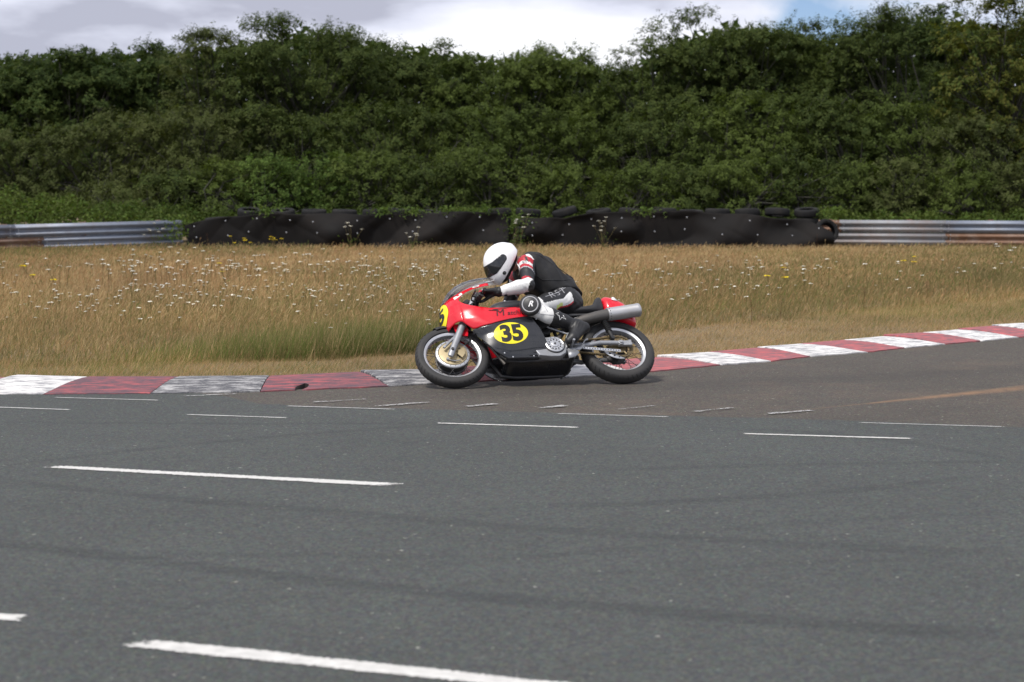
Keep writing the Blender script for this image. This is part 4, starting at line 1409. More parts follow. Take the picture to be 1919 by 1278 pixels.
class Field:
    def __init__(s, lo, hi, h):
        s.lo, s.h = np.array(lo, float), h
        n = np.ceil((np.array(hi) - s.lo) / h).astype(int) + 1
        g = [s.lo[k] + h * np.arange(n[k]) for k in range(3)]
        s.P = np.stack(np.meshgrid(*g, indexing='ij'), -1)
        s.D = np.full(s.P.shape[:3], 9.0)
    def cone(s, a, b, ra, rb, flat=None):
        return cone_d(s.P, a, b, ra, rb, flat)
    def add(s, d, k=0.02):
        if k <= 0:
            s.D = np.minimum(s.D, d)
        else:
            hh = np.clip(0.5 + 0.5 * (s.D - d) / k, 0, 1)
            s.D = s.D * (1 - hh) + d * hh - k * hh * (1 - hh)
    def cut(s, d):
        s.D = np.maximum(s.D, d)
    def mesh(s):
        return surface_nets(s.D, s.lo, s.h)
def cone_d(P, a, b, ra, rb, flat=None):
    a, b = np.asarray(a, float), np.asarray(b, float)
    if flat is not None:                      # squash along a unit axis by a factor
        ax, f = np.asarray(flat[0], float), flat[1]
        ax = ax / np.linalg.norm(ax)
        def sq(q):
            return q + np.multiply.outer((q - a) @ ax, ax) * (1 / f - 1)
        P = sq(P); b = sq(b)
    ab = b - a
    L2 = max(ab @ ab, 1e-9)
    t = np.clip(((P - a) @ ab) / L2, 0, 1)
    d = np.linalg.norm(P - a - t[..., None] * ab, axis=-1)
    return d - (ra + (rb - ra) * t)
def smooth_mesh(V, F, it=2):
    E = np.concatenate([F[:, [0, 1]], F[:, [1, 2]], F[:, [2, 3]], F[:, [3, 0]]])
    for _ in range(it):
        S = np.zeros_like(V); n = np.zeros(len(V))
        np.add.at(S, E[:, 0], V[E[:, 1]]); np.add.at(n, E[:, 0], 1)
        np.add.at(S, E[:, 1], V[E[:, 0]]); np.add.at(n, E[:, 1], 1)
        V = V * 0.5 + 0.5 * S / np.maximum(n, 1)[:, None]
    return V

person = empty('person', label='rider in white helmet, black vest and black, white and red leathers on the motorcycle', cat='person')
person.matrix_world = BM
def body_part(name, V, F, mats, midx=None, parent=person):
    me = np_mesh(name, V, [F], mats, midx, smooth=True)
    o = bpy.data.objects.new(name, me)
    return link(o, parent)
A = np.array
RL = A((0, 0.92, -0.39)); RU = A((0, 0.39, 0.92))     # the rider sits more upright than the bike
J = dict(
    pel=A((0.365, 0.035, 0.855)), waist=A((0.45, 0.075, 0.975)), chest=A((0.575, 0.115, 1.105)), upc=A((0.635, 0.135, 1.155)),
    neck=A((0.70, 0.165, 1.195)), head=A((0.83, 0.20, 1.165)),
    shL=A((0.700, 0.290, 1.085)), elL=A((0.760, 0.345, 0.795)), wrL=A((1.015, 0.295, 0.765)), haL=A((1.10, 0.287, 0.770)),
    shR=A((0.690, -0.035, 1.215)), elR=A((0.80, -0.23, 1.0)), wrR=A((1.03, -0.255, 0.82)), haR=A((1.10, -0.255, 0.785)),
    hipL=A((0.375, 0.115, 0.815)), knL=A((0.765, 0.275, 0.600)), anL=A((0.375, 0.205, 0.445)),
    hipR=A((0.375, -0.075, 0.835)), knR=A((0.78, -0.235, 0.66)), anR=A((0.375, -0.205, 0.445)))
def torso_d(P, inf=0.0):
    ds = []
    for s in (-1, 1):
        ds.append(cone_d(P, J['pel'] + RL * 0.055 * s, J['waist'] + RL * 0.060 * s, 0.118 + inf, 0.110 + inf))
        ds.append(cone_d(P, J['waist'] + RL * 0.060 * s, J['chest'] + RL * 0.085 * s, 0.110 + inf, 0.122 + inf))
        ds.append(cone_d(P, J['chest'] + RL * 0.085 * s, J['upc'] + RL * 0.11 * s, 0.122 + inf, 0.098 + inf))
    return ds
fld = Field((0.15, -0.38, 0.36), (1.10, 0.48, 1.42), 0.0085)
for d in torso_d(fld.P):
    fld.add(d, 0.05)
c = fld.cone
fld.add(c(J['upc'], J['neck'], 0.085, 0.066), 0.05)
fld.add(c(J['neck'], J['head'], 0.062, 0.058), 0.03)
for sd in ('L', 'R'):
    fld.add(c(J['upc'] + RL * 0.10 * (1 if sd == 'L' else -1), J['sh' + sd], 0.085, 0.074), 0.05)
    mid = J['sh' + sd] * 0.55 + J['el' + sd] * 0.45
    fld.add(c(J['sh' + sd], mid, 0.074, 0.061), 0.03)
    fld.add(c(mid, J['el' + sd], 0.061, 0.050), 0.02)
    m2 = J['el' + sd] * 0.68 + J['wr' + sd] * 0.32
    fld.add(c(J['el' + sd], m2, 0.054, 0.058), 0.02)
    fld.add(c(m2, J['wr' + sd], 0.058, 0.042), 0.02)
    fld.add(c(J['pel'] + RL * 0.05 * (1 if sd == 'L' else -1) + A((-0.03, 0, -0.03)), J['hip' + sd], 0.118, 0.105), 0.05)
    m3 = J['hip' + sd] * 0.5 + J['kn' + sd] * 0.5
    fld.add(c(J['hip' + sd], m3, 0.106, 0.092), 0.04)
    fld.add(c(m3, J['kn' + sd], 0.092, 0.068), 0.03)
    m4 = J['kn' + sd] * 0.62 + J['an' + sd] * 0.38
    fld.add(c(J['kn' + sd], m4 + A((0.0, 0, -0.012)), 0.066, 0.064), 0.025)
    fld.add(c(m4 + A((0.0, 0, -0.012)), J['an' + sd], 0.064, 0.044), 0.02)
# creases in the leather at elbow, knee and hip
P_ = fld.P
cre = 0.0062 * np.sin(P_[..., 0] * 105 + np.sin(P_[..., 2] * 45) * 2.2) * np.sin(P_[..., 2] * 70 + P_[..., 1] * 60 + 1.0)
near = np.zeros(fld.D.shape)
for j, r in (('elL', 0.09), ('knL', 0.14), ('hipL', 0.15), ('shL', 0.09), ('wrL', 0.08)):
    near = np.maximum(near, np.clip(1.3 - np.linalg.norm(P_ - J[j], axis=-1) / r, 0, 1))
fld.D += cre * near
V, F = fld.mesh()
V = smooth_mesh(V, F, 1)
fc = V[F].mean(1)
# colour panels: by nearest limb and place along it
BK, WH, RD, GR, LM, SKN = range(6)
mi = np.zeros(len(fc), int)
segs = [('pel', 'waist', .12), ('waist', 'chest', .13), ('chest', 'upc', .14), ('neck', 'head', .06), ('shL', 'elL', .065), ('elL', 'wrL', .05), ('hipL', 'knL', .09), ('knL', 'anL', .06), ('shR', 'elR', .065), ('elR', 'wrR', .05), ('hipR', 'knR', .09), ('knR', 'anR', .06)]
best = np.full(len(fc), 9.0); seg = np.zeros(len(fc), int); tt = np.zeros(len(fc))
rad = np.zeros((len(fc), 3))
for i, (a, b, r) in enumerate(segs):
    ab = J[b] - J[a]
    t = np.clip((fc - J[a]) @ ab / (ab @ ab), 0, 1)
    q = fc - J[a] - t[:, None] * ab
    d = np.linalg.norm(q, axis=1) - r
    m = d < best
    best[m] = d[m]; seg[m] = i; tt[m] = t[m]; rad[m] = q[m]
radn = rad / np.maximum(np.linalg.norm(rad, axis=1), 1e-6)[:, None]
# neck
mi[(seg == 3) & (tt > 0.25)] = SKN
mi[(seg == 3) & (tt <= 0.25)] = BK
for si in (4, 8):
    m = seg == si
    tw = tt + 0.10 * (radn[:, 0])          # bands run aslant round the sleeve
    mi[m & (tw < 0.05)] = WH
    mi[m & (tw >= 0.02) & (tw < 0.20)] = RD
    mi[m & (tw >= 0.20) & (tw < 0.31)] = WH
    mi[m & (tw >= 0.31) & (tw < 0.43)] = RD
    mi[m & (tw >= 0.43) & (tw < 0.475)] = GR
    mi[m & (tw >= 0.475) & (tw < 0.84)] = BK
    mi[m & (tw >= 0.84)] = RD
    mi[m & (tt >= 0.90)] = WH
    mi[m & (radn[:, 0] < -0.55) & (tw > 0.0) & (tw < 0.45)] = BK
    mi[m & (tt < 0.30) & (radn[:, 0] > 0.1) & (radn[:, 0] < 0.38) & (tw > 0.04) & (tw < 0.2)] = BK
for si in (5, 9):
    m = seg == si
    mi[m & (tt < 0.93)] = WH
    mi[m & (tt >= 0.93)] = BK
    ab = J[segs[si][1]] - J[segs[si][0]]
    up_ = np.cross(ab, A((0.283, 0.7245, -0.628))); up_ /= np.linalg.norm(up_) * np.sign(up_[2])
    mi[m & (tt < 0.17) & (radn @ up_ < 0.35)] = BK
    mi[m & (tt < 0.012) & (radn[:, 2] > 0.3)] = RD
for si in (6, 10):
    m = seg == si
    ab = J[segs[si][1]] - J[segs[si][0]]
    view = A((0.283, 0.7245 * (1 if si == 6 else -1), -0.628))
    up_ = np.cross(ab, view); up_ /= np.linalg.norm(up_)
    if up_[2] < 0:
        up_ = -up_
    u = radn @ up_
    mi[m] = BK
    hi = 0.22 + 0.42 * np.clip((0.30 - tt) / 0.25, 0, 1)
    lo = -0.42 - 1.6 * np.clip(tt - 0.42, 0, 1) + 0.35 * np.clip((0.20 - tt) / 0.15, 0, 1)
    band = m & (u < hi) & (u > lo) & (tt > 0.07)
    mi[band] = WH
    mi[m & (u <= lo) & (u > lo - 0.13) & (tt > 0.07) & (tt < 0.8)] = RD
    mi[band & (tt > 0.34) & (tt < 0.52) & (u < lo + 0.30)] = LM
    mi[m & (tt > 0.80)] = WH
    mi[m & (tt > 0.88) & (u > 0.45)] = RD
for si in (7, 11):
    m = seg == si
    mi[m] = WH
    mi[m & (tt > 0.5)] = BK
mi[(seg < 3) & (fc[:, 2] < 0.9) & (fc[:, 0] < 0.36) & (fc[:, 1] > 0.05) & (fc[:, 2] > 0.875)] = RD
mi[(((seg == 4) & (tt > 0.86)) | ((seg == 5) & (tt < 0.15))) & ((fc - J['elL']) @ A((-0.75, 0.25, -0.60)) > 0.026)] = BK
body = body_part('body', V, F, ['leather_black', 'leather_white', 'leather_red', 'leather_grey', 'leather_lime', 'skin'], mi)
body['label'] = 'black, white and red racing leathers'
BVH = BVHTree.FromPolygons([tuple(v) for v in V], [tuple(int(i) for i in f) for f in F])

# ---- sleeveless vest over the torso
fv = Field((0.15, -0.28, 0.70), (0.86, 0.42, 1.44), 0.0085)
for d in torso_d(fv.P, 0.016):
    fv.add(d, 0.06)
for s in (1, -1):
    fv.add(fv.cone(J['upc'] + RL * 0.09 * s, J['shL' if s > 0 else 'shR'] + A((-0.035, 0, 0.03)), 0.094, 0.058), 0.05)
# loose cloth bellied out along the back
fv.add(fv.cone(A((0.60, 0.155, 1.185)), A((0.34, 0.085, 0.965)), 0.088, 0.108), 0.05)
fv.add(fv.cone(A((0.34, 0.085, 0.965)), A((0.31, 0.06, 0.89)), 0.108, 0.112), 0.04)
Pv = fv.P
fv.D += 0.009 * np.sin(Pv[..., 0] * 26 + Pv[..., 2] * 17 + 1.0) * np.sin(Pv[..., 1] * 21 - Pv[..., 2] * 11) + 0.005 * np.sin(Pv[..., 0] * 52 - Pv[..., 2] * 44 + np.sin(Pv[..., 1] * 20) * 2)
def plane(P, p, n):
    n = np.asarray(n, float); n = n / np.linalg.norm(n)
    return (P - np.asarray(p)) @ n
fv.cut(plane(Pv, (0.74, 0.17, 1.20), (1, 0.15, -0.10)))            # neck opening
fv.cut(plane(Pv, (0.30, 0.05, 0.885), (-0.18, 0.0, -1)))           # hem
fv.cut(-cone_d(Pv, J['shL'] + A((0.03, 0.0, 0.0)), J['elL'] + A((0.02, 0.03, 0)), 0.083, 0.075))   # arm holes
fv.cut(-cone_d(Pv, J['shR'] + A((0.03, 0.0, 0.0)), J['elR'], 0.083, 0.075))
V2, F2 = fv.mesh()
V2 = smooth_mesh(V2, F2, 2)
vest = body_part('vest', V2, F2, ['vest_cloth'])
BVHV = BVHTree.FromPolygons([tuple(v) for v in V2], [tuple(int(i) for i in f) for f in F2])
def ray_hit(bvh, p, d=(0, -1, 0)):
    h = bvh.ray_cast(Vector(p) - Vector(d) * 0.6, Vector(d))
    return h[0], h[1]
def seam_on(bvh, pts, r, mat, parent, name, d=(0, -1, 0), n=24, lift=0.0):
    path = []
    P = [Vector(p) for p in pts]
    for k in range(n):
        f = k / (n - 1) * (len(P) - 1)
        i = min(int(f), len(P) - 2)
        q = P[i].lerp(P[i + 1], f - i)
        h, nr = ray_hit(bvh, q, d)
        if h is not None:
            path.append(h + nr * lift)
    if len(path) > 2:
        mb = MB()
        mb.tube(path, r, 6)
        return mb.obj(name, mat, parent, fix=False)
VD = Vector((-0.283, -0.7245, 0.628))          # sideways and a little up, as the flank is met
seam_on(BVHV, [(0.66, 0.3, 1.22), (0.56, 0.3, 1.16), (0.45, 0.3, 1.04), (0.36, 0.28, 0.97), (0.30, 0.25, 0.94)], 0.004, 'leather_black', vest, 'seam', VD)
seam_on(BVHV, [(0.70, 0.3, 1.0), (0.60, 0.3, 0.89), (0.45, 0.3, 0.885), (0.30, 0.3, 0.90)], 0.0045, 'leather_black', vest, 'hem', VD)

# ---- helmet, carried level and pitched forward
HC = Vector((0.895, 0.215, 1.168))
rollm = Matrix.Rotation(math.radians(-33), 3, 'X')                # undo most of the lean
pitch = Matrix.Rotation(math.radians(28), 3, 'Y')
HR = (rollm @ Matrix.Rotation(math.radians(3), 3, 'Z') @ pitch)
fh = Field((-0.21, -0.17, -0.24), (0.22, 0.17, 0.21), 0.006)
Ph = fh.P
def ell(P, c, r):
    q = (P - np.asarray(c)) / np.asarray(r)
    l = np.linalg.norm(q, axis=-1)
    return (l - 1) * l / np.maximum(np.linalg.norm(q / np.asarray(r), axis=-1), 1e-6)
def helmet_d(P):
    a = ell(P, (-0.016, 0, 0.030), (0.162, 0.126, 0.138))
    b = ell(P, (0.062, 0, -0.072), (0.102, 0.092, 0.100))
    k = 0.09
    h_ = np.clip(0.5 + 0.5 * (a - b) / k, 0, 1)
    return a * (1 - h_) + b * h_ - k * h_ * (1 - h_)
D0 = helmet_d(Ph)
fh.D = D0.copy()
# small rear lip of the shell
fh.add(cone_d(Ph, (-0.135, -0.03, 0.085), (-0.135, 0.03, 0.085), 0.016, 0.016), 0.03)
rim_n = (-0.54, 0, -0.84)
fh.cut(plane(Ph, (0.075, 0, -0.134), rim_n))
# padded neck roll showing below the rim, hollow for the neck
fh.add(np.maximum(D0 + 0.014, plane(Ph, (0.075, 0, -0.134), rim_n) - 0.055), 0)
fh.cut(-ell(Ph, (-0.045, 0, -0.17), (0.075, 0.070, 0.085)))
V3, F3 = fh.mesh()
V3 = smooth_mesh(V3, F3, 1)
f3 = V3[F3].mean(1)
dd = helmet_d(f3)
lin = ((dd < -0.007) | (plane(f3, (0.075, 0, -0.134), rim_n) > 0.002)).astype(int)
helm = body_part('helmet', V3, F3, ['helmet_white', 'helmet_lining'], lin)
HM = Matrix.Translation(HC) @ HR.to_4x4()
helm.matrix_local = HM
fz = Field((-0.10, -0.17, -0.14), (0.22, 0.17, 0.13), 0.005)
Pz = fz.P
D1 = helmet_d(Pz)
fz.D = np.maximum(D1 - 0.0035, -(D1 + 0.006))
# eye port: a band that narrows to a rounded end at the temple
el_ = np.degrees(np.arctan2(Pz[..., 2] - 0.01, np.abs(Pz[..., 0]) + 1e-6))
xx = Pz[..., 0]
up_lim = 0.048 + 0.02 * np.clip((0.10 - xx) / 0.1, 0, 1)
lo_lim = -0.060 + 0.055 * np.clip((0.115 - xx) / 0.11, 0, 1.1)
band = np.maximum(Pz[..., 2] - up_lim, lo_lim - Pz[..., 2])
band = np.maximum(band, -0.025 - xx)
# round the temple corner
band = np.maximum(band, np.where(xx < 0.014, np.hypot(xx - 0.014, Pz[..., 2] - 0.029) - 0.037, -1.0))
fz.cut(band)
V4, F4 = fz.mesh()
V4 = smooth_mesh(V4, F4, 2)
visor = body_part('visor', V4, F4, ['visor_dark'], parent=helm)
mb = MB()
mb.lathe([(0, 0.006), (0.014, 0.005), (0.017, 0)], (0.06, 0.104, -0.085), (0.15, 1, -0.15), 16)
mb.obj('helmet_badge', 'visor_dark', helm)
mb = MB()
mb.tube([(0.03, 0.075, -0.11), (0.045, 0.06, -0.155), (0.05, 0.03, -0.185)], 0.008, 6)
mb.box((0.052, 0.03, -0.19), (0.03, 0.016, 0.036))
mb.obj('chin_strap', 'helmet_lining', helm, bevel=0.003)

# ---- gloves: palm, four bent fingers and a thumb closed round the grip
def glove(side):
    s = 1 if side == 'L' else -1
    w, hnd = J['wr' + side], J['ha' + side]
    fg = Field((0.93, -0.40 if s < 0 else 0.18, 0.62), (1.26, -0.14 if s < 0 else 0.42, 0.90), 0.0045)
    c = fg.cone
    fg.add(c(w + A((-0.055, 0.005 * s, 0.002)), w + A((0.02, 0, 0)), 0.043, 0.036), 0)          # cuff
    kn = [A((1.150, s * (0.245 + 0.0235 * k), 0.775 - 0.004 * k)) for k in range(4)]
    for k in range(4):
        fg.add(c(w + A((0.025, (k - 1.5) * 0.012 * s, 0.004)), kn[k], 0.024, 0.0145), 0.012)
    ln = (0.040, 0.045, 0.042, 0.033)
    for k in range(4):
        r = 0.0118 if k < 3 else 0.0105
        p1 = kn[k] + A((ln[k], 0, -0.010))
        p2 = p1 + A((0.008, 0, -0.034))
        p3 = p2 + A((-0.026, 0, -0.014))
        for a, b in ((kn[k], p1), (p1, p2), (p2, p3)):
            fg.add(c(a, b, r, r * 0.96), 0.004)
        fg.add(c(kn[k], kn[k] + A((0.004, 0, 0.003)), 0.0145, 0.0145), 0.004)                     # knuckle guard
    t0 = w + A((0.05, -0.022 * s, -0.012))
    t1 = A((1.135, s * 0.222, 0.735)); t2 = A((1.168, s * 0.228, 0.716))
    fg.add(c(t0, t1, 0.019, 0.0135), 0.012)
    fg.add(c(t1, t2, 0.0135, 0.0115), 0.004)
    V, F = fg.mesh()
    V = smooth_mesh(V, F, 1)
    f = V[F].mean(1)
    mi = np.zeros(len(f), int)
    mi[(f[:, 0] > 1.155) & (f[:, 0] < 1.192) & (f[:, 2] > 0.742) & (s * f[:, 1] > 0.30)] = 1
    mi[(np.linalg.norm(f - kn[3] - A((0.0, 0.006 * s, 0.0)), axis=1) < 0.017)] = 2
    mi[(f[:, 0] > 1.135) & (f[:, 0] < 1.16) & (f[:, 2] < 0.765) & (s * f[:, 1] > 0.29)] = 1
    o = body_part('glove', V, F, ['leather_black', 'leather_red', 'leather_grey'], mi)
    return o
glove('L'); glove('R')

# ---- boots
def boot(side):
    s = 1 if side == 'L' else -1
    kn, an = J['kn' + side], J['an' + side]
    y0 = 0.205 * s
    fb = Field((0.22, y0 - 0.10, 0.19), (0.66, y0 + 0.12, 0.66), 0.0065)
    c = fb.cone
    top = kn * 0.50 + an * 0.50 + A((0, 0, -0.004))
    shin = kn * 0.30 + an * 0.70
    fb.add(c(kn * 0.56 + an * 0.44, top, 0.066, 0.066), 0.01)
    fb.add(c(top, shin, 0.066, 0.056), 0.02)
    fb.add(c(shin, an, 0.056, 0.050), 0.02)
    heel = A((0.315, y0, 0.430)); ball = A((0.445, y0 + 0.01 * s, 0.312)); toe = A((0.487, y0 + 0.008 * s, 0.283))
    fb.add(c(an, heel, 0.054, 0.046), 0.02)
    fb.add(c(an, ball, 0.056, 0.045), 0.025)
    fb.add(c(heel, ball, 0.040, 0.042), 0.02)
    fb.add(c(ball, toe, 0.044, 0.033), 0.015)
    # sole edge
    fb.D += 0.0016 * np.sin(fb.P[..., 0] * 210 + fb.P[..., 2] * 120) * (np.linalg.norm(fb.P - an, axis=-1) < 0.09)
    V, F = fb.mesh()
    V = smooth_mesh(V, F, 1)
    o = body_part('boot', V, F, ['leather_black'])
    # cuff rim
    return o, V, F
bL, VB, FB = boot('L')
boot('R')
BVHB = BVHTree.FromPolygons([tuple(v) for v in VB], [tuple(int(i) for i in f) for f in FB])

# ---- knee slider puck
mb = MB()
kc = Vector((0.785, 0.335, 0.585)); kax = Vector((0.28, 0.84, -0.38)).normalized()
mb.lathe([(0.090, -0.040), (0.092, -0.020), (0.086, -0.004), (0.076, 0.004), (0.070, 0.006)], kc, kax, 40, 0)
mb.lathe([(0.070, 0.006), (0.068, 0.0085), (0.062, 0.0085), (0.060, 0.006)], kc, kax, 40, 1)
mb.lathe([(0.060, 0.006), (0.050, 0.011), (0.0, 0.013)], kc, kax, 40, 0)
puck = mb.obj('knee_slider', ['slider_black', 'leather_grey'], person)

def flat_on(bvh, VF, center, ex, ey, name, mat, parent, d, off=0.002):
    V, F = VF
    ex, ey = Vector(ex).normalized(), Vector(ey).normalized()
    out, ok = [], []
    for v in V:
        p = Vector(center) + ex * v.x + ey * v.y
        h, n = ray_hit(bvh, p, d)
        ok.append(h is not None)
        out.append(h + n * off if h is not None else p)
    F = [f for f in F if all(ok[i] for i in f)]
    if not F:
        return None
    mb = MB()
    mb.add(out, F)
    return mb.obj(name, mat, parent, fix=False)
def outline(pts, w):
    """closed polyline drawn as a thin band"""
    n = len(pts)
    P = [Vector((*p, 0)) for p in pts]
    V, F = [], []
    for i in range(n):
        a, b, c = P[i - 1], P[i], P[(i + 1) % n]
        t1, t2 = (b - a).normalized(), (c - b).normalized()
        nrm = Vector((-(t1.y + t2.y), t1.x + t2.x, 0))
        nrm = nrm.normalized() if nrm.length > 1e-6 else Vector((-t1.y, t1.x, 0))
        V += [b - nrm * w / 2, b + nrm * w / 2]
    for i in range(n):
        j = (i + 1) % n
        F.append((2 * i, 2 * j, 2 * j + 1, 2 * i + 1))
    return V, F
# star on the boot shaft
# piping and stitched seams on the leathers
seam_on(BVH, [(0.80, 0.3, 1.12), (0.775, 0.3, 1.03), (0.80, 0.3, 0.96)], 0.006, 'leather_white', body, 'collar_piping', VD)
seam_on(BVH, [(0.98, 0.3, 0.735), (0.90, 0.3, 0.735), (0.82, 0.3, 0.745)], 0.0028, 'leather_grey', body, 'seam', VD)
seam_on(BVH, [(0.62, 0.3, 0.70), (0.52, 0.3, 0.735), (0.42, 0.3, 0.80)], 0.0028, 'leather_grey', body, 'seam', VD)
seam_on(BVH, [(0.70, 0.3, 0.66), (0.655, 0.3, 0.60), (0.635, 0.3, 0.53)], 0.003, 'leather_grey', body, 'seam', VD)
seam_on(BVH, [(0.74, 0.3, 0.52), (0.66, 0.3, 0.50), (0.58, 0.3, 0.49)], 0.003, 'leather_grey', body, 'seam', VD)
seam_on(BVHB, [(0.60, 0.3, 0.60), (0.575, 0.3, 0.54), (0.565, 0.3, 0.47)], 0.0045, 'leather_black', bL, 'boot_cuff', VD)
for q in range(4):
    seam_on(BVHB, [(0.40 - 0.012 * q, 0.3, 0.545 - 0.018 * q), (0.43 - 0.012 * q, 0.3, 0.50 - 0.018 * q)], 0.003, 'leather_grey', bL, 'boot_rib', VD, n=8)
star = []
for k in range(10):
    a = math.pi / 2 + k * math.pi / 5
    r = 0.050 if k % 2 == 0 else 0.021
    star.append((r * math.cos(a) * 0.9, r * math.sin(a) * (1.35 if k in (0, 1, 9, 4, 5, 6) else 1.05)))
EX, EY = Vector((-1, 0, 0)), Vector((0, 0, 1))
flat_on(BVHB, outline(star, 0.007), (0.530, 0.3, 0.495), (-1, 0, 0.1), (0.12, 0, 1), 'boot_star', 'sticker_white', bL, VD)
# letters on thigh, sleeve and slider
flat_on(BVH, text_mesh('RST', 0.088, -0.0015, 0.0, 1.25), (0.485, 0.25, 0.782), (-1, 0, 0.42), (0.35, 0, 1), 'lettering', 'leather_grey', body, VD)
flat_on(BVH, text_mesh('PROSERIES', 0.042, -0.0012, 0.0, 1.0), (0.895, 0.33, 0.790), (-1, 0, 0.06), (0.05, 0, 1), 'lettering', 'leather_grey', body, VD)
flat_on(BVH, text_mesh('RST', 0.040, 0.0, 0.1, 1.0), (0.735, 0.36, 1.045), (-1, 0, 0.5), (0.5, 0, 1), 'lettering', 'leather_black', body, VD)
V_, F_ = text_mesh('R', 0.066, 0.002, 0.45)
ex = Vector((-1, 0, 0)); ex = (ex - kax * ex.dot(kax)).normalized(); ey = ex.cross(-kax) * -1
ey = kax.cross(ex) if kax.cross(ex).z > 0 else -kax.cross(ex)
mb = MB()
mb.add([kc + kax * 0.0135 + ex * v.x + ey * v.y for v in V_], F_)
mb.obj('lettering', 'sticker_white', puck, fix=False)

# ================================================================== VEGETATION
def mat_leaf(name, dark, light, trans=0.36):
    m, t, b = new_mat(name)
    out = t.nodes['Material Output']
    g = t.nodes.new('ShaderNodeNewGeometry')
    c = mixc(t, g.outputs['Random Per Island'], dark, light)
    big = ramp(t, noise(t, 0.45, 3, 0.6, g.outputs['Position']), 0.3, 0.7, (0.78, 0.80, 0.80), (1.2, 1.16, 1.05))
    c = mixc(t, 1.0, c, big, 'MULTIPLY')
    t.links.new(c, b.inputs['Base Color'])
    b.inputs['Roughness'].default_value = 0.7
    b.inputs['Specular IOR Level'].default_value = 0.08
    tl = t.nodes.new('ShaderNodeBsdfTranslucent')
    t.links.new(mixc(t, 1.0, c, (1.15, 1.2, 0.6) if name.startswith('leaf') else (1.1, 1.05, 0.9), 'MULTIPLY'), tl.inputs[0])
    mx = t.nodes.new('ShaderNodeMixShader')
    mx.inputs[0].default_value = trans
    t.links.new(b.outputs[0], mx.inputs[1])
    t.links.new(tl.outputs[0], mx.inputs[2])
    t.links.new(mx.outputs[0], out.inputs['Surface'])
mat_leaf('leaf_dark', (0.028, 0.047, 0.014), (0.056, 0.086, 0.026))
mat_leaf('leaf_hawthorn', (0.048, 0.066, 0.018), (0.085, 0.112, 0.034))
mat_leaf('leaf_olive', (0.060, 0.073, 0.026), (0.100, 0.118, 0.045))
mat_leaf('leaf_light', (0.058, 0.085, 0.020), (0.105, 0.142, 0.038))
mat_leaf('leaf_bright', (0.048, 0.085, 0.020), (0.115, 0.180, 0.045))
mat_leaf('leaf_yellow', (0.065, 0.085, 0.020), (0.135, 0.135, 0.034))
mat_leaf('grass_straw', (0.44, 0.325, 0.18), (0.56, 0.425, 0.25), 0.5)
mat_leaf('grass_rust', (0.37, 0.235, 0.13), (0.46, 0.295, 0.17), 0.5)
mat_leaf('grass_olive', (0.18, 0.155, 0.072), (0.28, 0.24, 0.115), 0.5)
mat_leaf('grass_green', (0.115, 0.155, 0.042), (0.215, 0.26, 0.085), 0.5)
mat_leaf('petal_white', (0.66, 0.66, 0.60), (0.80, 0.80, 0.76), 0.2)
mat_leaf('petal_yellow', (0.55, 0.42, 0.02), (0.75, 0.60, 0.04), 0.2)
mat_leaf('dock_brown', (0.085, 0.035, 0.02), (0.16, 0.07, 0.035), 0.1)
simple('bark', (0.036, 0.034, 0.028), 0.9, 0, 0.3, 12, (0.15, 0.15, 0.12), 0.4, bmp=0.5)

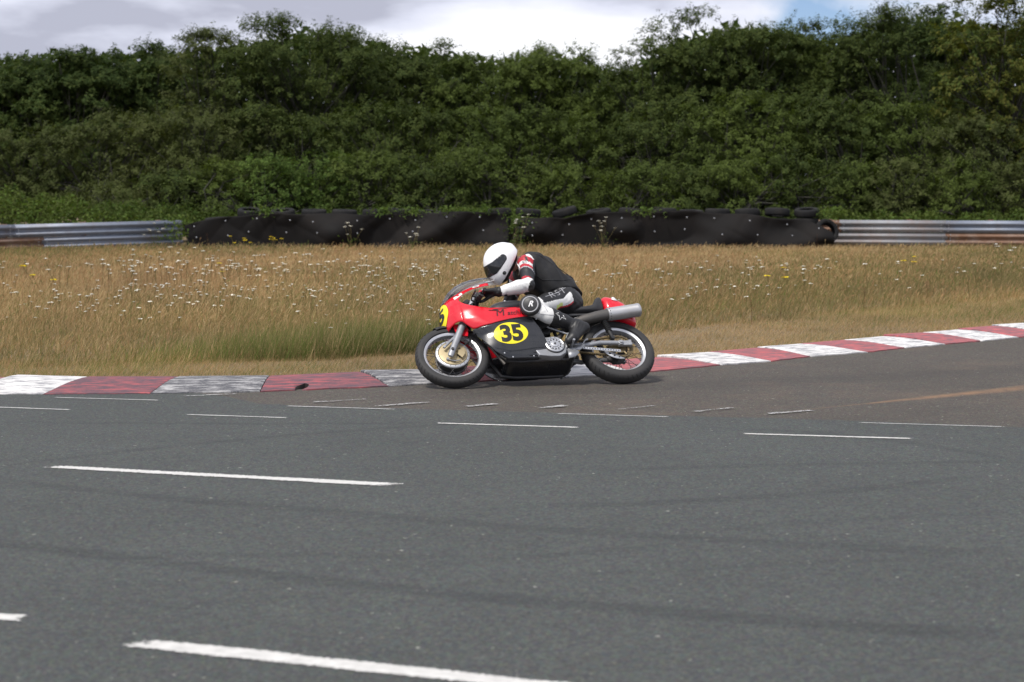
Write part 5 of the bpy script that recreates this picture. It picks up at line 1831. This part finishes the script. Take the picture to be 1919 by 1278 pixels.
def unit(v):
    return v / np.maximum(np.linalg.norm(v, axis=-1, keepdims=True), 1e-9)
def leaf_quads(P, N, D, L_, W_):
    """rhombic leaves: centre base P, normal N, direction D"""
    D = unit(D - N * (D * N).sum(-1, keepdims=True))
    S = np.cross(N, D)
    a = P - S * (W_ * 0.5)[:, None]
    b = P + D * (L_ * 0.25)[:, None] + S * (W_ * 0.55)[:, None]
    c = P + D * L_[:, None]
    V = np.stack([a, b, c], 1).reshape(-1, 3)
    F = np.arange(len(P) * 3).reshape(-1, 3)
    return V, F
def crown(rng, clumps, radii, centre, n_spray, per, leaf, shoot_n, H, up=0.18, spray_len=(0.5, 1.05)):
    """foliage on sprays that leave each clump; returns verts, faces, twig paths"""
    m = len(clumps)
    w = (radii.prod(1)) ** (2 / 3) * np.where(clumps[:, 2] > 0.72 * H, 1.9, 1.0)
    k = rng.choice(m, n_spray, p=w / w.sum())
    u = rng.normal(size=(n_spray, 3))
    u[:, 2] = np.where(rng.uniform(0, 1, n_spray) < 0.72, np.abs(u[:, 2]), u[:, 2])
    u = unit(u)
    r = rng.uniform(0.25, 0.95, n_spray) ** 0.6
    o = clumps[k] + u * radii[k] * r[:, None]
    out = unit(o - centre)
    d = unit(u * 0.75 + out * 0.55 + rng.normal(size=(n_spray, 3)) * 0.45 + np.array([0, 0, up]))
    ln = rng.uniform(*spray_len, n_spray) * np.clip(radii[k].mean(1) * 1.1, 0.3, 1.0)
    # tall thin shoots that break the outline
    if shoot_n:
        top = np.argsort(-clumps[:, 2])[:max(3, m // 2)]
        ks = rng.choice(top, shoot_n)
        os_ = clumps[ks] + np.array([0, 0, 1.0]) * radii[ks][:, 2:3] * 0.75 + rng.normal(size=(shoot_n, 3)) * radii[ks] * np.array([0.45, 0.45, 0.1])
        ds = unit(np.array([0, 0, 1.0]) + rng.normal(size=(shoot_n, 3)) * 0.38)
        ls = rng.uniform(0.30, 0.80, shoot_n)
        o = np.concatenate([o, os_]); d = np.concatenate([d, ds]); ln = np.concatenate([ln, ls])
    ns = len(o)
    out_n = unit(o - centre)
    idx = np.repeat(np.arange(ns), per)
    t = rng.uniform(0.03, 1.0, len(idx)) ** 0.8
    droop = rng.uniform(0.0, 0.28, ns)
    P = o[idx] + d[idx] * (ln[idx] * t)[:, None]
    P[:, 2] -= droop[idx] * ln[idx] * t ** 2
    side = unit(np.cross(d[idx], rng.normal(size=(len(idx), 3))))
    P += side * (rng.uniform(0.0, 0.07, len(idx)))[:, None]
    un = np.concatenate([u, ds]) if shoot_n else u
    N = unit(un[idx] * 0.9 + out_n[idx] * 0.5 + rng.normal(size=(len(idx), 3)) * 0.34 + np.array([0, -0.1, 0.55]))
    D = unit(d[idx] * 0.5 + side * 0.9)
    Ls = leaf * rng.uniform(0.6, 1.35, len(idx))
    V, F = leaf_quads(P, N, D, Ls, Ls * rng.uniform(0.5, 0.75, len(idx)))
    tw = [(o[i], o[i] + d[i] * ln[i] * 0.5 - np.array([0, 0, droop[i] * ln[i] * 0.25]), o[i] + d[i] * ln[i] - np.array([0, 0, droop[i] * ln[i]])) for i in (list(rng.choice(n_spray, min(n_spray, 16), replace=False)) + list(range(n_spray, ns)))]
    return V, F, tw
TREE_N = [0]
def make_tree(name, label, cat, px, ytop, Y, W, seed, leafmats, dens=1.0, leaf=0.075, shoots=22, low=0.12, depth=None, m=None, group=None, lump=1.0, thin=1.0):
    rng = np.random.default_rng(seed)
    X = (px - 959.5) * Y / 3731.4
    H = 1.66 + (347 - ytop) * Y / 3731.4
    Wy = depth or W * 0.6
    cz = H * (0.45 + low * 0.5)
    ctr = np.array([0, 0, cz])
    ext = np.array([W / 2, Wy / 2, (H - cz)])
    # many small clumps over the dome, each leafy on its upper outer side so that dark hollows stay between them
    m = int(7.0 * (W * H) ** 0.5 * 2.6)
    u = unit(rng.normal(size=(m * 4, 3)))
    u = u[(u[:, 1] < 0.35)][:m]
    bumps = 1 + 0.16 * np.sin(u[:, 0] * 5.0 + seed) + 0.12 * np.sin(u[:, 2] * 7 + u[:, 0] * 4 + seed * 2)
    rr = rng.uniform(0.62, 0.97, len(u)) * np.minimum(bumps, 1.08)
    cl = ctr + u * ext * rr[:, None]
    lowz = cl[:, 2] < cz
    cl[lowz, 2] = cz - (cz - cl[lowz, 2]) * (cz - H * low) / (H - cz)
    n_in = m // 2
    cl = np.concatenate([cl, ctr + unit(rng.normal(size=(n_in, 3))) * ext * rng.uniform(0.1, 0.65, n_in)[:, None]])
    rad = np.stack([rng.uniform(0.38, 0.72, len(cl)), rng.uniform(0.34, 0.6, len(cl)), rng.uniform(0.20, 0.36, len(cl))], 1) * (W / 6) ** 0.4 * lump
    cl[:, 2] = np.minimum(cl[:, 2], H * 0.96 - rad[:, 2] * 1.3)
    cl[:, 2] = np.maximum(cl[:, 2], rad[:, 2] * 0.7)
    n_spray = int(72 * W * H * dens)
    per = 25
    V, F, tw = crown(rng, cl, rad, ctr, n_spray, per, leaf, shoots, H)
    V[:, 2] = np.maximum(V[:, 2], 0.03)
    root = empty(name, (X, Y, 0.03), label=label, cat=cat, group=group)
    mi = rng.choice(len(leafmats), len(F), p=np.array([0.75, 0.25][:len(leafmats)]) / sum([0.75, 0.25][:len(leafmats)]))
    o = bpy.data.objects.new('crown', np_mesh('crown', V, [F], leafmats, mi))
    link(o, root)
    mb = MB()
    ns = 1 if 'broadleaf' in name else rng.integers(3, 6)
    fork = np.array([0, 0, H * 0.16])
    stems = []
    for s in range(ns):
        b = np.array([rng.normal(0, 0.22), rng.normal(0, 0.15), -0.05])
        tip = np.array([b[0] * 2.2, b[1] * 2.0, H * rng.uniform(0.28, 0.42)])
        mid = (b + tip) / 2 + rng.normal(size=3) * 0.08
        r0 = rng.uniform(0.06, 0.10) * (1.6 if ns == 1 else 1)
        mb.tube([b, mid, tip], [r0, r0 * 0.8, r0 * 0.6], 7)
        stems.append((tip, r0 * 0.6))
    for i in range(len(cl)):
        tip, r0 = stems[i % len(stems)]
        md = (tip + cl[i]) / 2 + rng.normal(size=3) * 0.15
        mb.tube([tip, md, cl[i]], [r0 * 0.7, r0 * 0.42, r0 * 0.15], 5, cap=False)
    for a, b, c in tw:
        mb.tube([a, b, c], [0.009, 0.006, 0.003], 3, cap=False)
    mb.obj('trunk', 'bark', root, fix=False)
    return root

HAW, OLV, LGT, DRK, BRT, YEL = ['leaf_hawthorn', 'leaf_dark'], ['leaf_olive', 'leaf_hawthorn'], ['leaf_light', 'leaf_hawthorn'], ['leaf_dark', 'leaf_hawthorn'], ['leaf_bright', 'leaf_light'], ['leaf_yellow', 'leaf_light']
G1, G2, G3 = 'skyline trees of the thicket', 'mid height bushes of the thicket', 'low shrubs at the foot of the thicket'
trees = [
    ('broadleaf_tree', 'dense dark broadleaf tree at the left edge of the skyline', 20, 100, 66, 6.0, DRK, 1.0, 0.095, 4),
    ('broadleaf_tree', 'dense dark broadleaf tree, second from the left on the skyline', 150, 84, 65, 6.0, DRK, 1.0, 0.095, 6),
    ('broadleaf_tree', 'round topped dark broadleaf tree just left of the wispy hawthorn', 285, 74, 66, 5.6, DRK, 1.0, 0.095, 5),
    ('hawthorn_tree', 'hawthorn with thin bare shoots leaning over the sky, left of the tallest left crown', 420, 50, 59, 4.6, OLV, 0.85, 0.07, 26),
    ('hawthorn_tree', 'tallest hawthorn on the left, with ragged shoots above the skyline', 570, 20, 59, 6.4, HAW, 0.9, 0.07, 48),
    ('hawthorn_tree', 'hawthorn on the right shoulder of the tallest left crown', 675, 50, 60.5, 4.2, HAW, 1.0, 0.07, 22),
    ('hawthorn_tree', 'hawthorn with a tuft of shoots left of the helmet', 795, 62, 60, 4.0, HAW, 0.95, 0.07, 30),
    ('hawthorn_tree', 'low crowned hawthorn on the skyline above the helmet', 890, 92, 59.5, 4.0, LGT, 1.0, 0.07, 18),
    ('hawthorn_tree', 'light green hawthorn on the skyline right of the helmet', 985, 90, 60, 4.4, LGT, 1.0, 0.07, 20),
    ('hawthorn_tree', 'light green hawthorn with upright sprigs left of the skyline dip', 1075, 76, 60.5, 4.2, LGT, 1.0, 0.07, 26),
    ('hawthorn_tree', 'small hawthorn standing in the lowest dip of the skyline', 1165, 122, 62, 3.4, HAW, 1.0, 0.07, 8),
    ('hawthorn_tree', 'dark hawthorn just right of the skyline dip', 1245, 44, 60, 4.0, HAW, 1.0, 0.07, 26),
    ('hawthorn_tree', 'big dark hawthorn forming the peak right of centre', 1370, 8, 60, 5.4, HAW, 1.0, 0.07, 34),
    ('hawthorn_tree', 'hawthorn on the right slope of the peak right of centre', 1470, 26, 61, 4.0, HAW, 1.0, 0.07, 22),
    ('hawthorn_tree', 'hawthorn filling the notch between the two right peaks', 1572, 56, 60.5, 3.6, LGT, 1.0, 0.07, 18),
    ('hawthorn_tree', 'tall dark hawthorn forming the far right peak', 1655, 0, 59.5, 4.8, HAW, 1.0, 0.07, 28),
    ('hawthorn_tree', 'dark hawthorn behind the yellowish tree on the right', 1765, 0, 62, 4.2, DRK, 1.0, 0.09, 24),
    ('ash_tree', 'thin yellow green tree with open crown at the right edge', 1868, -20, 56, 4.2, YEL, 0.5, 0.10, 26),
    ('hawthorn_tree', 'dark hawthorn at the right edge behind the yellow green tree', 1965, 30, 60, 5.0, HAW, 0.9, 0.09, 18),
]
for i, (nm, lab, px, yt, Y, W, lm, de, lf, sh) in enumerate(trees):
    make_tree(nm, lab, 'tree', px, yt, Y, W, 100 + i, lm, de, lf, sh, group=G1, low=0.10)
mids = [
    ('mid height olive bush at the left edge above the brambles', 60, 235, 57, 4.6, OLV),
    ('spreading olive bush below the round dark broadleaf tree', 215, 205, 57, 5.0, OLV),
    ('grey green bush below the wispy hawthorn', 385, 190, 56, 4.6, OLV),
    ('mid height bush below the tallest left crown', 545, 195, 56, 4.0, HAW),
    ('mid height bush left of the helmet, halfway up the thicket', 725, 185, 56, 4.2, HAW),
    ('arching light green bush halfway up the thicket above the rider', 925, 195, 56, 4.0, LGT),
    ('mid height bush left of the dark hollow right of the rider', 1060, 205, 56.5, 3.2, LGT),
    ('mid height bush right of the dark hollow', 1240, 185, 56.5, 3.6, HAW),
    ('broad light bush below the peak right of centre', 1400, 165, 56, 4.4, LGT),
    ('mid height bush below the notch between the right peaks', 1560, 180, 56, 3.8, HAW),
    ('mid height bush below the far right peak', 1700, 190, 56, 4.0, LGT),
    ('mid height bush below the yellow green tree', 1850, 215, 55, 4.0, OLV),
]
for i, (lab, px, yt, Y, W, lm) in enumerate(mids):
    make_tree('bush', lab, 'bush', px, yt, Y, W, 200 + i, lm, 0.85, 0.07, 12, low=0.06, group=G2, depth=2.4)
lows = [(225, 345, OLV), (320, 315, HAW), (415, 300, LGT), (510, 290, BRT), (605, 285, BRT), (705, 285, LGT), (810, 290, HAW), (885, 275, LGT), (985, 295, HAW), (1070, 300, LGT), (1205, 305, LGT), (1305, 310, HAW), (1400, 290, LGT), (1500, 290, HAW), (1595, 305, LGT), (1690, 295, OLV), (1790, 290, LGT), (1895, 300, OLV)]
ordn = ['leftmost', 'second', 'third', 'fourth', 'fifth', 'sixth', 'seventh', 'eighth', 'ninth']
cname = {id(OLV): 'grey green', id(HAW): 'dark green', id(LGT): 'light green', id(BRT): 'bright green'}
for i, (px, yt, lm) in enumerate(lows):
    k = i if i < 9 else 17 - i
    side = 'left' if i < 9 else 'right'
    lab = f"{ordn[k] + ' ' if k else side + 'most '}low {cname[id(lm)]} shrub at the foot of the thicket" + (f', counted from the {side}' if k else '')
    make_tree('shrub', lab, 'shrub', px, yt, 53.2 + (i * 37 % 10) * 0.07, 2.5, 300 + i, lm, 1.0, 0.066, 8, low=0.04, group=G3, depth=1.9, lump=1.15)

def stuff_leaves(name, label, cat, P, rng, leaf, mats, probs):
    n = len(P)
    N = unit(rng.normal(size=(n, 3)) * 0.8 + np.array([0, -0.2, 0.8]))
    D = unit(rng.normal(size=(n, 3)))
    Ls = leaf * rng.uniform(0.6, 1.4, n)
    V, F = leaf_quads(P, N, D, Ls, Ls * rng.uniform(0.5, 0.8, n))
    o = bpy.data.objects.new(name, np_mesh(name, V, [F], mats, rng.choice(len(mats), n, p=probs)))
    return link(o, None, label=label, cat=cat, kind='stuff')
rng = np.random.default_rng(77)
n = 165000
P = np.stack([rng.uniform(-36, 36, n), rng.uniform(68.5, 71.5, n), rng.uniform(0.05, 1, n) ** 0.8], 1)
sky_px = [-100, 100, 330, 480, 570, 700, 800, 900, 1060, 1165, 1250, 1380, 1480, 1560, 1650, 1760, 1900, 2100]
sky_y = [130, 112, 108, 92, 68, 92, 105, 122, 118, 150, 90, 55, 75, 92, 50, 48, 68, 60]
P[:, 2] *= 1.66 + (347 - np.interp(P[:, 0] * 3731.4 / P[:, 1] + 959.5, sky_px, sky_y)) * P[:, 1] / 3731.4 + rng.normal(0, 0.12, n)
stuff_leaves('far_thicket', 'dark mass of foliage behind the skyline trees', 'thicket', P, rng, 0.30, ['leaf_dark', 'leaf_hawthorn'], [0.6, 0.4])
# brambles over the bank on the left, behind the rails and along the tyre wall
n = 60000
X = rng.uniform(-16.5, 16.5, n)
top = np.interp(X, [-16.5, -12, -10.3, -9, -8.2, -7, -5, -2, 0.2, 1.2, 4, 7, 8.5, 11, 16.5], [1.6, 1.42, 1.25, 1.12, 1.05, 0.98, 1.02, 1.0, 1.22, 0.98, 1.05, 1.0, 0.92, 0.95, 1.0])
top = top * (1 + 0.10 * np.sin(X * 3.1) * np.sin(X * 1.7 + 1) + 0.06 * np.sin(X * 9 + 2))
Yr = np.interp(X, [-16.5, -8.3, 8, 16.5], [45.4, 51.0, 51.2, 49.6])
v = rng.uniform(0, 1, n)
Y = Yr + v * 2.6
Z = top * (0.35 + 0.65 * np.sin(np.clip(v * 1.5 + 0.25, 0, 1.57))) * rng.uniform(0.45, 1.0, n) ** 0.45 + rng.normal(0, 0.04, n)
stuff_leaves('brambles', 'tangle of bright green brambles on the bank behind the barriers', 'brambles', np.stack([X, Y, np.maximum(Z, 0.06)], 1), rng, 0.085, ['leaf_bright', 'leaf_light', 'leaf_hawthorn'], [0.25, 0.45, 0.3])
# sprigs that trail over the tyre tops
cx = np.array([-8.25, -6.1, -3.2, -2.5, -1.5, -0.75, 0.12, 3.3, 8.0])
k = rng.choice(len(cx), 2600)
P = np.stack([cx[k] + rng.normal(0, 0.20, 2600), 49.55 + rng.normal(0, 0.22, 2600), 1.0 + rng.normal(0, 0.07, 2600)], 1)
lowm = k == 0
P[lowm, 2] = rng.uniform(0.3, 0.95, lowm.sum()); P[lowm, 1] -= 0.2
gm = k == 6
P[gm, 2] = rng.uniform(0.1, 1.05, gm.sum()); P[gm, 1] = 49.1 + rng.normal(0, 0.12, gm.sum())
stuff_leaves('bramble_sprigs', 'bramble sprigs trailing over the tyre tops and through the gap between the sheets', 'brambles', P, rng, 0.075, ['leaf_bright', 'leaf_light'], [0.5, 0.5])

# ---- meadow grass
def vnoise(x, y, seed):
    r = np.random.default_rng(seed)
    s = 0
    for k in range(10):
        a, f, p = r.uniform(0, 6.28), 0.25 * 1.5 ** (k * 0.75), r.uniform(0, 6.28)
        s = s + np.sin((x * math.cos(a) + y * math.sin(a) * 0.7) * f * 2 + p) / (1 + 0.35 * k)
    return s / 3.0
def sample_meadow(rng, n, zmin, zmax, edge, marg=0.32):
    out = []
    tot = 0
    while tot < n:
        Yc = rng.uniform(zmin, zmax, n)
        acc = rng.uniform(0, 1, n) < (Yc / zmax) ** 0.15
        Yc = Yc[acc]
        Xc = rng.uniform(-1, 1, len(Yc)) * (Yc * marg + 0.6)
        ok = edge(Xc, Yc)
        out.append(np.stack([Xc[ok], Yc[ok]], 1)); tot += ok.sum()
    return np.concatenate(out)[:n]
def grass(name, label, P, z0, h, w, lean, rng, mats, mi, head=None):
    n = len(P)
    a = rng.uniform(0, 2 * np.pi, n)
    S = np.stack([np.cos(a), np.sin(a), np.zeros(n)], 1)
    la = rng.normal(0.15, 1.3, n)
    Lv = np.stack([np.cos(la), np.sin(la) * 0.7, np.zeros(n)], 1) * (lean * h)[:, None]
    b = np.column_stack([P, np.full(n, z0)])
    tip = b + Lv + np.array([0, 0, 1]) * (h * (1 - 0.3 * np.minimum(lean, 1) ** 2))[:, None]
    hw = (w / 2)[:, None]
    Vs = [b - S * hw, b + S * hw, tip]
    k = 3
    if head is not None:
        dd = unit(tip - b + Lv * 0.8)
        hl, hwid = head
        Vs += [tip - dd * (hl * 0.9)[:, None], tip - dd * (hl * 0.25)[:, None] + S * (hwid)[:, None], tip + dd * (hl * 0.3)[:, None]]
        k = 6
    V = np.stack(Vs, 1).reshape(-1, 3)
    o0 = np.arange(n) * k
    Fs = [np.stack([o0, o0 + 1, o0 + 2], 1)]
    mm = [mi]
    if head is not None:
        Fs.append(np.stack([o0 + 3, o0 + 4, o0 + 5], 1)); mm.append(mi)
    o = bpy.data.objects.new(name, np_mesh(name, V, Fs, mats, np.concatenate(mm)))
    return link(o, None, label=label, cat='grass', kind='stuff')
GM = ['grass_straw', 'grass_rust', 'grass_olive', 'grass_green']
rng = np.random.default_rng(21)
tall = lambda x, y: (y > tall_edge_y(x) + 0.25 * vnoise(x * 3, y * 3, 3)) & (y < 49.0)
P = sample_meadow(rng, 230000, 17.4, 49.0, tall)
n = len(P)
pn = vnoise(P[:, 0] * 0.9, P[:, 1] * 0.35, 8)
dist_edge = P[:, 1] - tall_edge_y(P[:, 0])
h = rng.uniform(0.12, 0.34, n) * (1 + 0.14 * pn) * np.clip(0.22 + dist_edge * 0.22, 0.22, 1)
h *= np.interp(P[:, 1], [26, 36, 42, 47, 49], [1.0, 0.85, 0.62, 0.55, 0.7])
h *= np.where(rng.uniform(0, 1, n) < 0.03, 1.5, 1.0)
w = np.maximum(0.004, P[:, 1] * 0.00018)
rustp = np.clip(0.36 + 0.4 * vnoise(P[:, 0] * 0.6, P[:, 1] * 0.3, 15), 0.1, 0.8)
mi = np.where(rng.uniform(0, 1, n) < rustp, 1, 0)
og = rng.uniform(0, 1, n)
mi = np.where(og < 0.34 + 0.42 * pn, 2, mi)
mi = np.where((og > 0.93) & (pn > -0.2), 3, mi)
grass('meadow_grass', 'tall dry straw coloured meadow grass behind the kerb', P, 0.04, h, w, rng.uniform(0.15, 0.95, n), rng, GM, mi, (rng.uniform(0.05, 0.11, n), np.maximum(0.007, P[:, 1] * 0.00034)))
# green undergrowth, lush by the near edge left of the front wheel
P = sample_meadow(rng, 100000, 17.4, 49.0, tall)
n = len(P)
gx = np.exp(-((P[:, 0] + 1.7) / 1.5) ** 2) * np.exp(-((P[:, 1] - tall_edge_y(P[:, 0]) - 0.6) / 2.0) ** 2)
far = np.exp(-((P[:, 1] - 47.0) / 1.8) ** 2)
gg = np.clip(0.12 + 0.14 * vnoise(P[:, 0] * 0.8, P[:, 1] * 0.4, 31) + 1.0 * gx + 0.35 * far, 0, 1)
mi = np.where(rng.uniform(0, 1, n) < gg, 3, np.where(rng.uniform(0, 1, n) < 0.65, 2, 0))
grass('meadow_undergrowth', 'greener low grass among the dry stalks', P, 0.04, rng.uniform(0.07, 0.20, n) * (1 + 0.7 * gx), np.maximum(0.005, P[:, 1] * 0.00030), rng.uniform(0.2, 0.7, n), rng, GM, mi)
P0 = np.column_stack([rng.normal(-1.55, 1.0, 9000), rng.normal(0, 1, 9000)])
P0[:, 1] = tall_edge_y(P0[:, 0]) + np.abs(P0[:, 1]) * 1.0 - 0.1
n = len(P0)
grass('green_tuft_grass', 'lush green tufts at the meadow edge left of the front wheel', P0, 0.04, rng.uniform(0.10, 0.38, n) * np.clip(1.15 - 0.28 * np.abs(P0[:, 0] + 1.55), 0.3, 1.2), np.full(n, 0.007), rng.uniform(0.2, 0.7, n), rng, GM, rng.choice([0, 2, 2, 3, 3, 3], n))
# mown verge
verge = lambda x, y: (y > kerb_top_y(x) + 0.03) & (y < tall_edge_y(x) + 0.6)
P = sample_meadow(rng, 130000, 16.2, 37.0, verge, 0.30)
n = len(P)
vg = vnoise(P[:, 0] * 1.6, P[:, 1] * 1.6, 51)
mi = np.where(rng.uniform(0, 1, n) < np.clip(0.12 + 0.30 * vg, 0, 0.6), 3, np.where(rng.uniform(0, 1, n) < 0.26, 2, rng.choice([0, 0, 1], n)))
grass('verge_grass', 'short mown dry grass along the back of the kerb', P, 0.035, rng.uniform(0.02, 0.095, n) * (1 + 0.5 * np.clip(vg, -1, 1)), np.maximum(0.004, P[:, 1] * 0.00024), rng.uniform(0.4, 1.3, n), rng, GM, mi)

# ---- wild flowers
def umbel_mesh(seed, petal, n_heads=1, tall=0.5):
    r = np.random.default_rng(seed)
    mb = MB()
    for q in range(n_heads):
        bx, by = (0, 0) if n_heads == 1 else r.normal(0, 0.03, 2)
        tx, ty = bx + r.normal(0, 0.05 if n_heads == 1 else 0.16), by + r.normal(0, 0.05 if n_heads == 1 else 0.12)
        hz = tall * (1 if q == 0 else r.uniform(0.6, 0.95))
        mb.tube([(bx, by, 0), ((bx + tx) / 2 + r.normal(0, 0.01), (by + ty) / 2, hz * 0.55), (tx, ty, hz)], [0.004, 0.0035, 0.0025], 3, 1, cap=False)
        R_ = r.uniform(0.021, 0.034) * (1 if n_heads == 1 else 1.5)
        for k in range(11):
            a = 2.4 * k
            rr_ = R_ * math.sqrt(k / 11)
            zc = hz + 0.012 - 0.10 * rr_ + r.normal(0, 0.002)
            c = (tx + rr_ * math.cos(a), ty + rr_ * math.sin(a), zc)
            s_ = R_ * 0.36
            tl = r.normal(0, 0.3, 2)
            mb.add([(c[0] + s_ * math.cos(b), c[1] + s_ * math.sin(b), c[2] + s_ * (tl[0] * math.cos(b) + tl[1] * math.sin(b))) for b in [1.257 * j for j in range(5)]], [(0, 1, 2, 3, 4)], 0)
            if k % 3 == 0:
                mb.tube([(tx, ty, hz - 0.03), c], [0.0015, 0.001], 3, 1, cap=False)
    return mb.mesh('wild_carrot', [petal, 'grass_olive'], smooth=False, fix=False)
um = [umbel_mesh(s, 'petal_white', 1, 0.38) for s in range(6)]
rng = np.random.default_rng(63)
spots = []
def scatter(n, px0, px1, py0, py1):
    """heads about half a metre up, spread over a patch of the meadow"""
    for _ in range(n * 8):
        px, py = rng.uniform(px0, px1), rng.triangular(py0, (py0 + py1) / 2, py1)
        Y = (1.66 - 0.40) * 3731.4 / (py - 347)
        X = (px - 959.5) * Y / 3731.4
        if Y > tall_edge_y(X) + 0.3 and Y < 47:
            spots.append((X, Y))
            n -= 1
            if n <= 0:
                return
scatter(290, 230, 880, 462, 560)
scatter(150, -40, 420, 478, 590)
scatter(60, 540, 830, 470, 620)
scatter(70, 1080, 1420, 478, 560)
scatter(45, 1400, 1940, 480, 550)
spots = sorted(spots, key=lambda p: p[1])
def FL(x, y):
    px = x / y
    if px < -0.17:
        return 'small white umbel flower in the dry meadow below the left crash barrier'
    if px < -0.015:
        return 'small white umbel flower in the dry meadow below the left rubber sheet'
    if px < 0.16:
        return 'small white umbel flower in the dry meadow below the right rubber sheet'
    return 'small white umbel flower in the dry meadow below the right crash barrier'
for i, (x, y) in enumerate(spots[:300]):
    o = bpy.data.objects.new('wild_carrot_flower', um[i % 6])
    link(o, None, label=FL(x, y), cat='flower', group='white umbel flowers scattered through the meadow')
    o.location = (x, y, 0.04)
    sc = rng.uniform(0.62, 0.95)
    o.scale = (sc * 1.05, sc * 1.05, sc)
    o.rotation_euler = (rng.normal(0, 0.06), rng.normal(0, 0.06), rng.uniform(0, 6.28))
Vv, Ff, off = [], [], 0
far_sp = spots[300:]
mb = MB()
for i, (x, y) in enumerate(far_sp):
    me = um[i % 6]
    sc = rng.uniform(0.85, 1.25)
    a = rng.uniform(0, 6.28)
    ca, sa = math.cos(a) * sc, math.sin(a) * sc
    vs = [(x + v.co.x * ca - v.co.y * sa, y + v.co.x * sa + v.co.y * ca, 0.04 + v.co.z * sc) for v in me.vertices]
    for mi_ in (0, 1):
        pass
    o0 = len(mb.v)
    mb.v += vs
    for p in me.polygons:
        mb.f.append(tuple(j + o0 for j in p.vertices)); mb.m.append(p.material_index)
mb.obj('distant_white_flowers', ['petal_white', 'grass_olive'], smooth=False, fix=False, label='far white flower heads speckling the back of the meadow', cat='flowers', kind='stuff')
# single plants one can point to
def plant(name, label, px, py, hz, Y, seed, petal, n, cat='plant', sc=1.0):
    me = umbel_mesh(seed, petal, n, hz)
    X = (px - 959.5) * Y / 3731.4
    r = np.random.default_rng(seed)
    root = empty(name, (X, Y, 0.04), label=label, cat=cat)
    o = bpy.data.objects.new('flower_stems', me)
    link(o, root)
    nl = 36 if petal == 'petal_white' else 14
    Pn = np.stack([r.normal(0, 0.13, nl), r.normal(0, 0.1, nl), r.uniform(0.02, hz * 0.6, nl)], 1)
    V, F = leaf_quads(Pn, unit(r.normal(size=(nl, 3)) * 0.7 + A((0, 0, 0.8))), unit(r.normal(size=(nl, 3))), r.uniform(0.05, 0.10, nl), r.uniform(0.015, 0.03, nl))
    o = bpy.data.objects.new('foliage', np_mesh('foliage', V, [F], ['leaf_bright']))
    link(o, root)
    root.scale = (sc, sc, 1)
plant('cow_parsley', 'tall cream flowered weed in front of the right rubber sheet', 1130, 412, 0.85, 47.9, 1, 'petal_white', 9)
plant('cow_parsley', 'white flowered weed in front of the left rubber sheet, nearest its middle', 658, 425, 0.72, 48.0, 2, 'petal_white', 5)
plant('cow_parsley', 'white flowered weed in front of the left rubber sheet, near its right end', 775, 430, 0.62, 47.5, 3, 'petal_white', 6)
plant('cow_parsley', 'leafy white flowered weed in the gap between the two rubber sheets', 972, 412, 0.9, 48.6, 4, 'petal_white', 6)
plant('cow_parsley', 'pale flowered weed in front of the left crash barrier end', 295, 430, 0.7, 48.2, 5, 'petal_white', 6)
plant('cow_parsley', 'white flowered weed clump in the meadow at the far right edge', 1905, 470, 0.55, 36, 6, 'petal_white', 5)
plant('ragwort', 'yellow ragwort in front of the left rubber sheet', 513, 455, 0.42, 46.5, 7, 'petal_yellow', 6)
plant('ragwort', 'pale yellow ragwort clump left of the bigger ragwort by the rubber sheet', 455, 455, 0.42, 46.8, 8, 'petal_yellow', 5)
plant('ragwort', 'yellow ragwort in the meadow at the far left', 79, 507, 0.5, 27.5, 9, 'petal_yellow', 3)
plant('ragwort', 'yellow ragwort in the middle of the left meadow', 432, 503, 0.5, 28.5, 10, 'petal_yellow', 2)
plant('ragwort', 'yellow ragwort in the meadow right of the rider', 1440, 510, 0.5, 27, 11, 'petal_yellow', 3)
plant('ragwort', 'yellow ragwort in the right meadow below the right crash barrier', 1702, 492, 0.5, 31, 12, 'petal_yellow', 3)
# brown dock stalks at the front of the right meadow
dk = MB()
r_ = np.random.default_rng(5)
dk.tube([(0, 0, 0), (0.01, 0, 0.2), (0.02, 0, 0.42)], [0.003, 0.0025, 0.002], 4, 0, cap=False)
for k in range(40):
    z = r_.uniform(0.26, 0.43)
    a = r_.uniform(0, 6.28)
    rad_ = r_.uniform(0.008, 0.035)
    dk.add([(0.02 * z / 0.42 + rad_ * math.cos(a) + 0.014 * math.cos(b), rad_ * math.sin(a) + 0.014 * math.sin(b), z + 0.010 * math.sin(b * 2)) for b in (0, 1.57, 3.14, 4.71)], [(0, 1, 2, 3)])
dme = dk.mesh('dock', ['dock_brown'], smooth=False, fix=False)
for i, (px, py, lab) in enumerate(((1463, 590, 'brown dock stalk at the meadow edge right of the rear wheel'), (1620, 570, 'brown dock stalk at the meadow edge, middle of the right side'), (1410, 598, 'small brown dock stalk nearest the rear wheel'), (1740, 556, 'brown dock stalk at the meadow edge toward the right'), (390, 440, 'brown dock stalk in front of the left end of the rubber sheet'), (1530, 440, 'brown dock stalk in front of the right end of the rubber sheet'))):
    Y = 1.62 * 3731.4 / (py + 12 - 347) if py > 500 else 47.6
    o = bpy.data.objects.new('dock_plant', dme)
    link(o, None, label=lab, cat='plant')
    o.location = ((px - 959.5) * Y / 3731.4, Y, 0.04)
    o.scale = (1, 1, 1.1 if py < 500 else 0.72)
    o.rotation_euler = (0, 0, i)
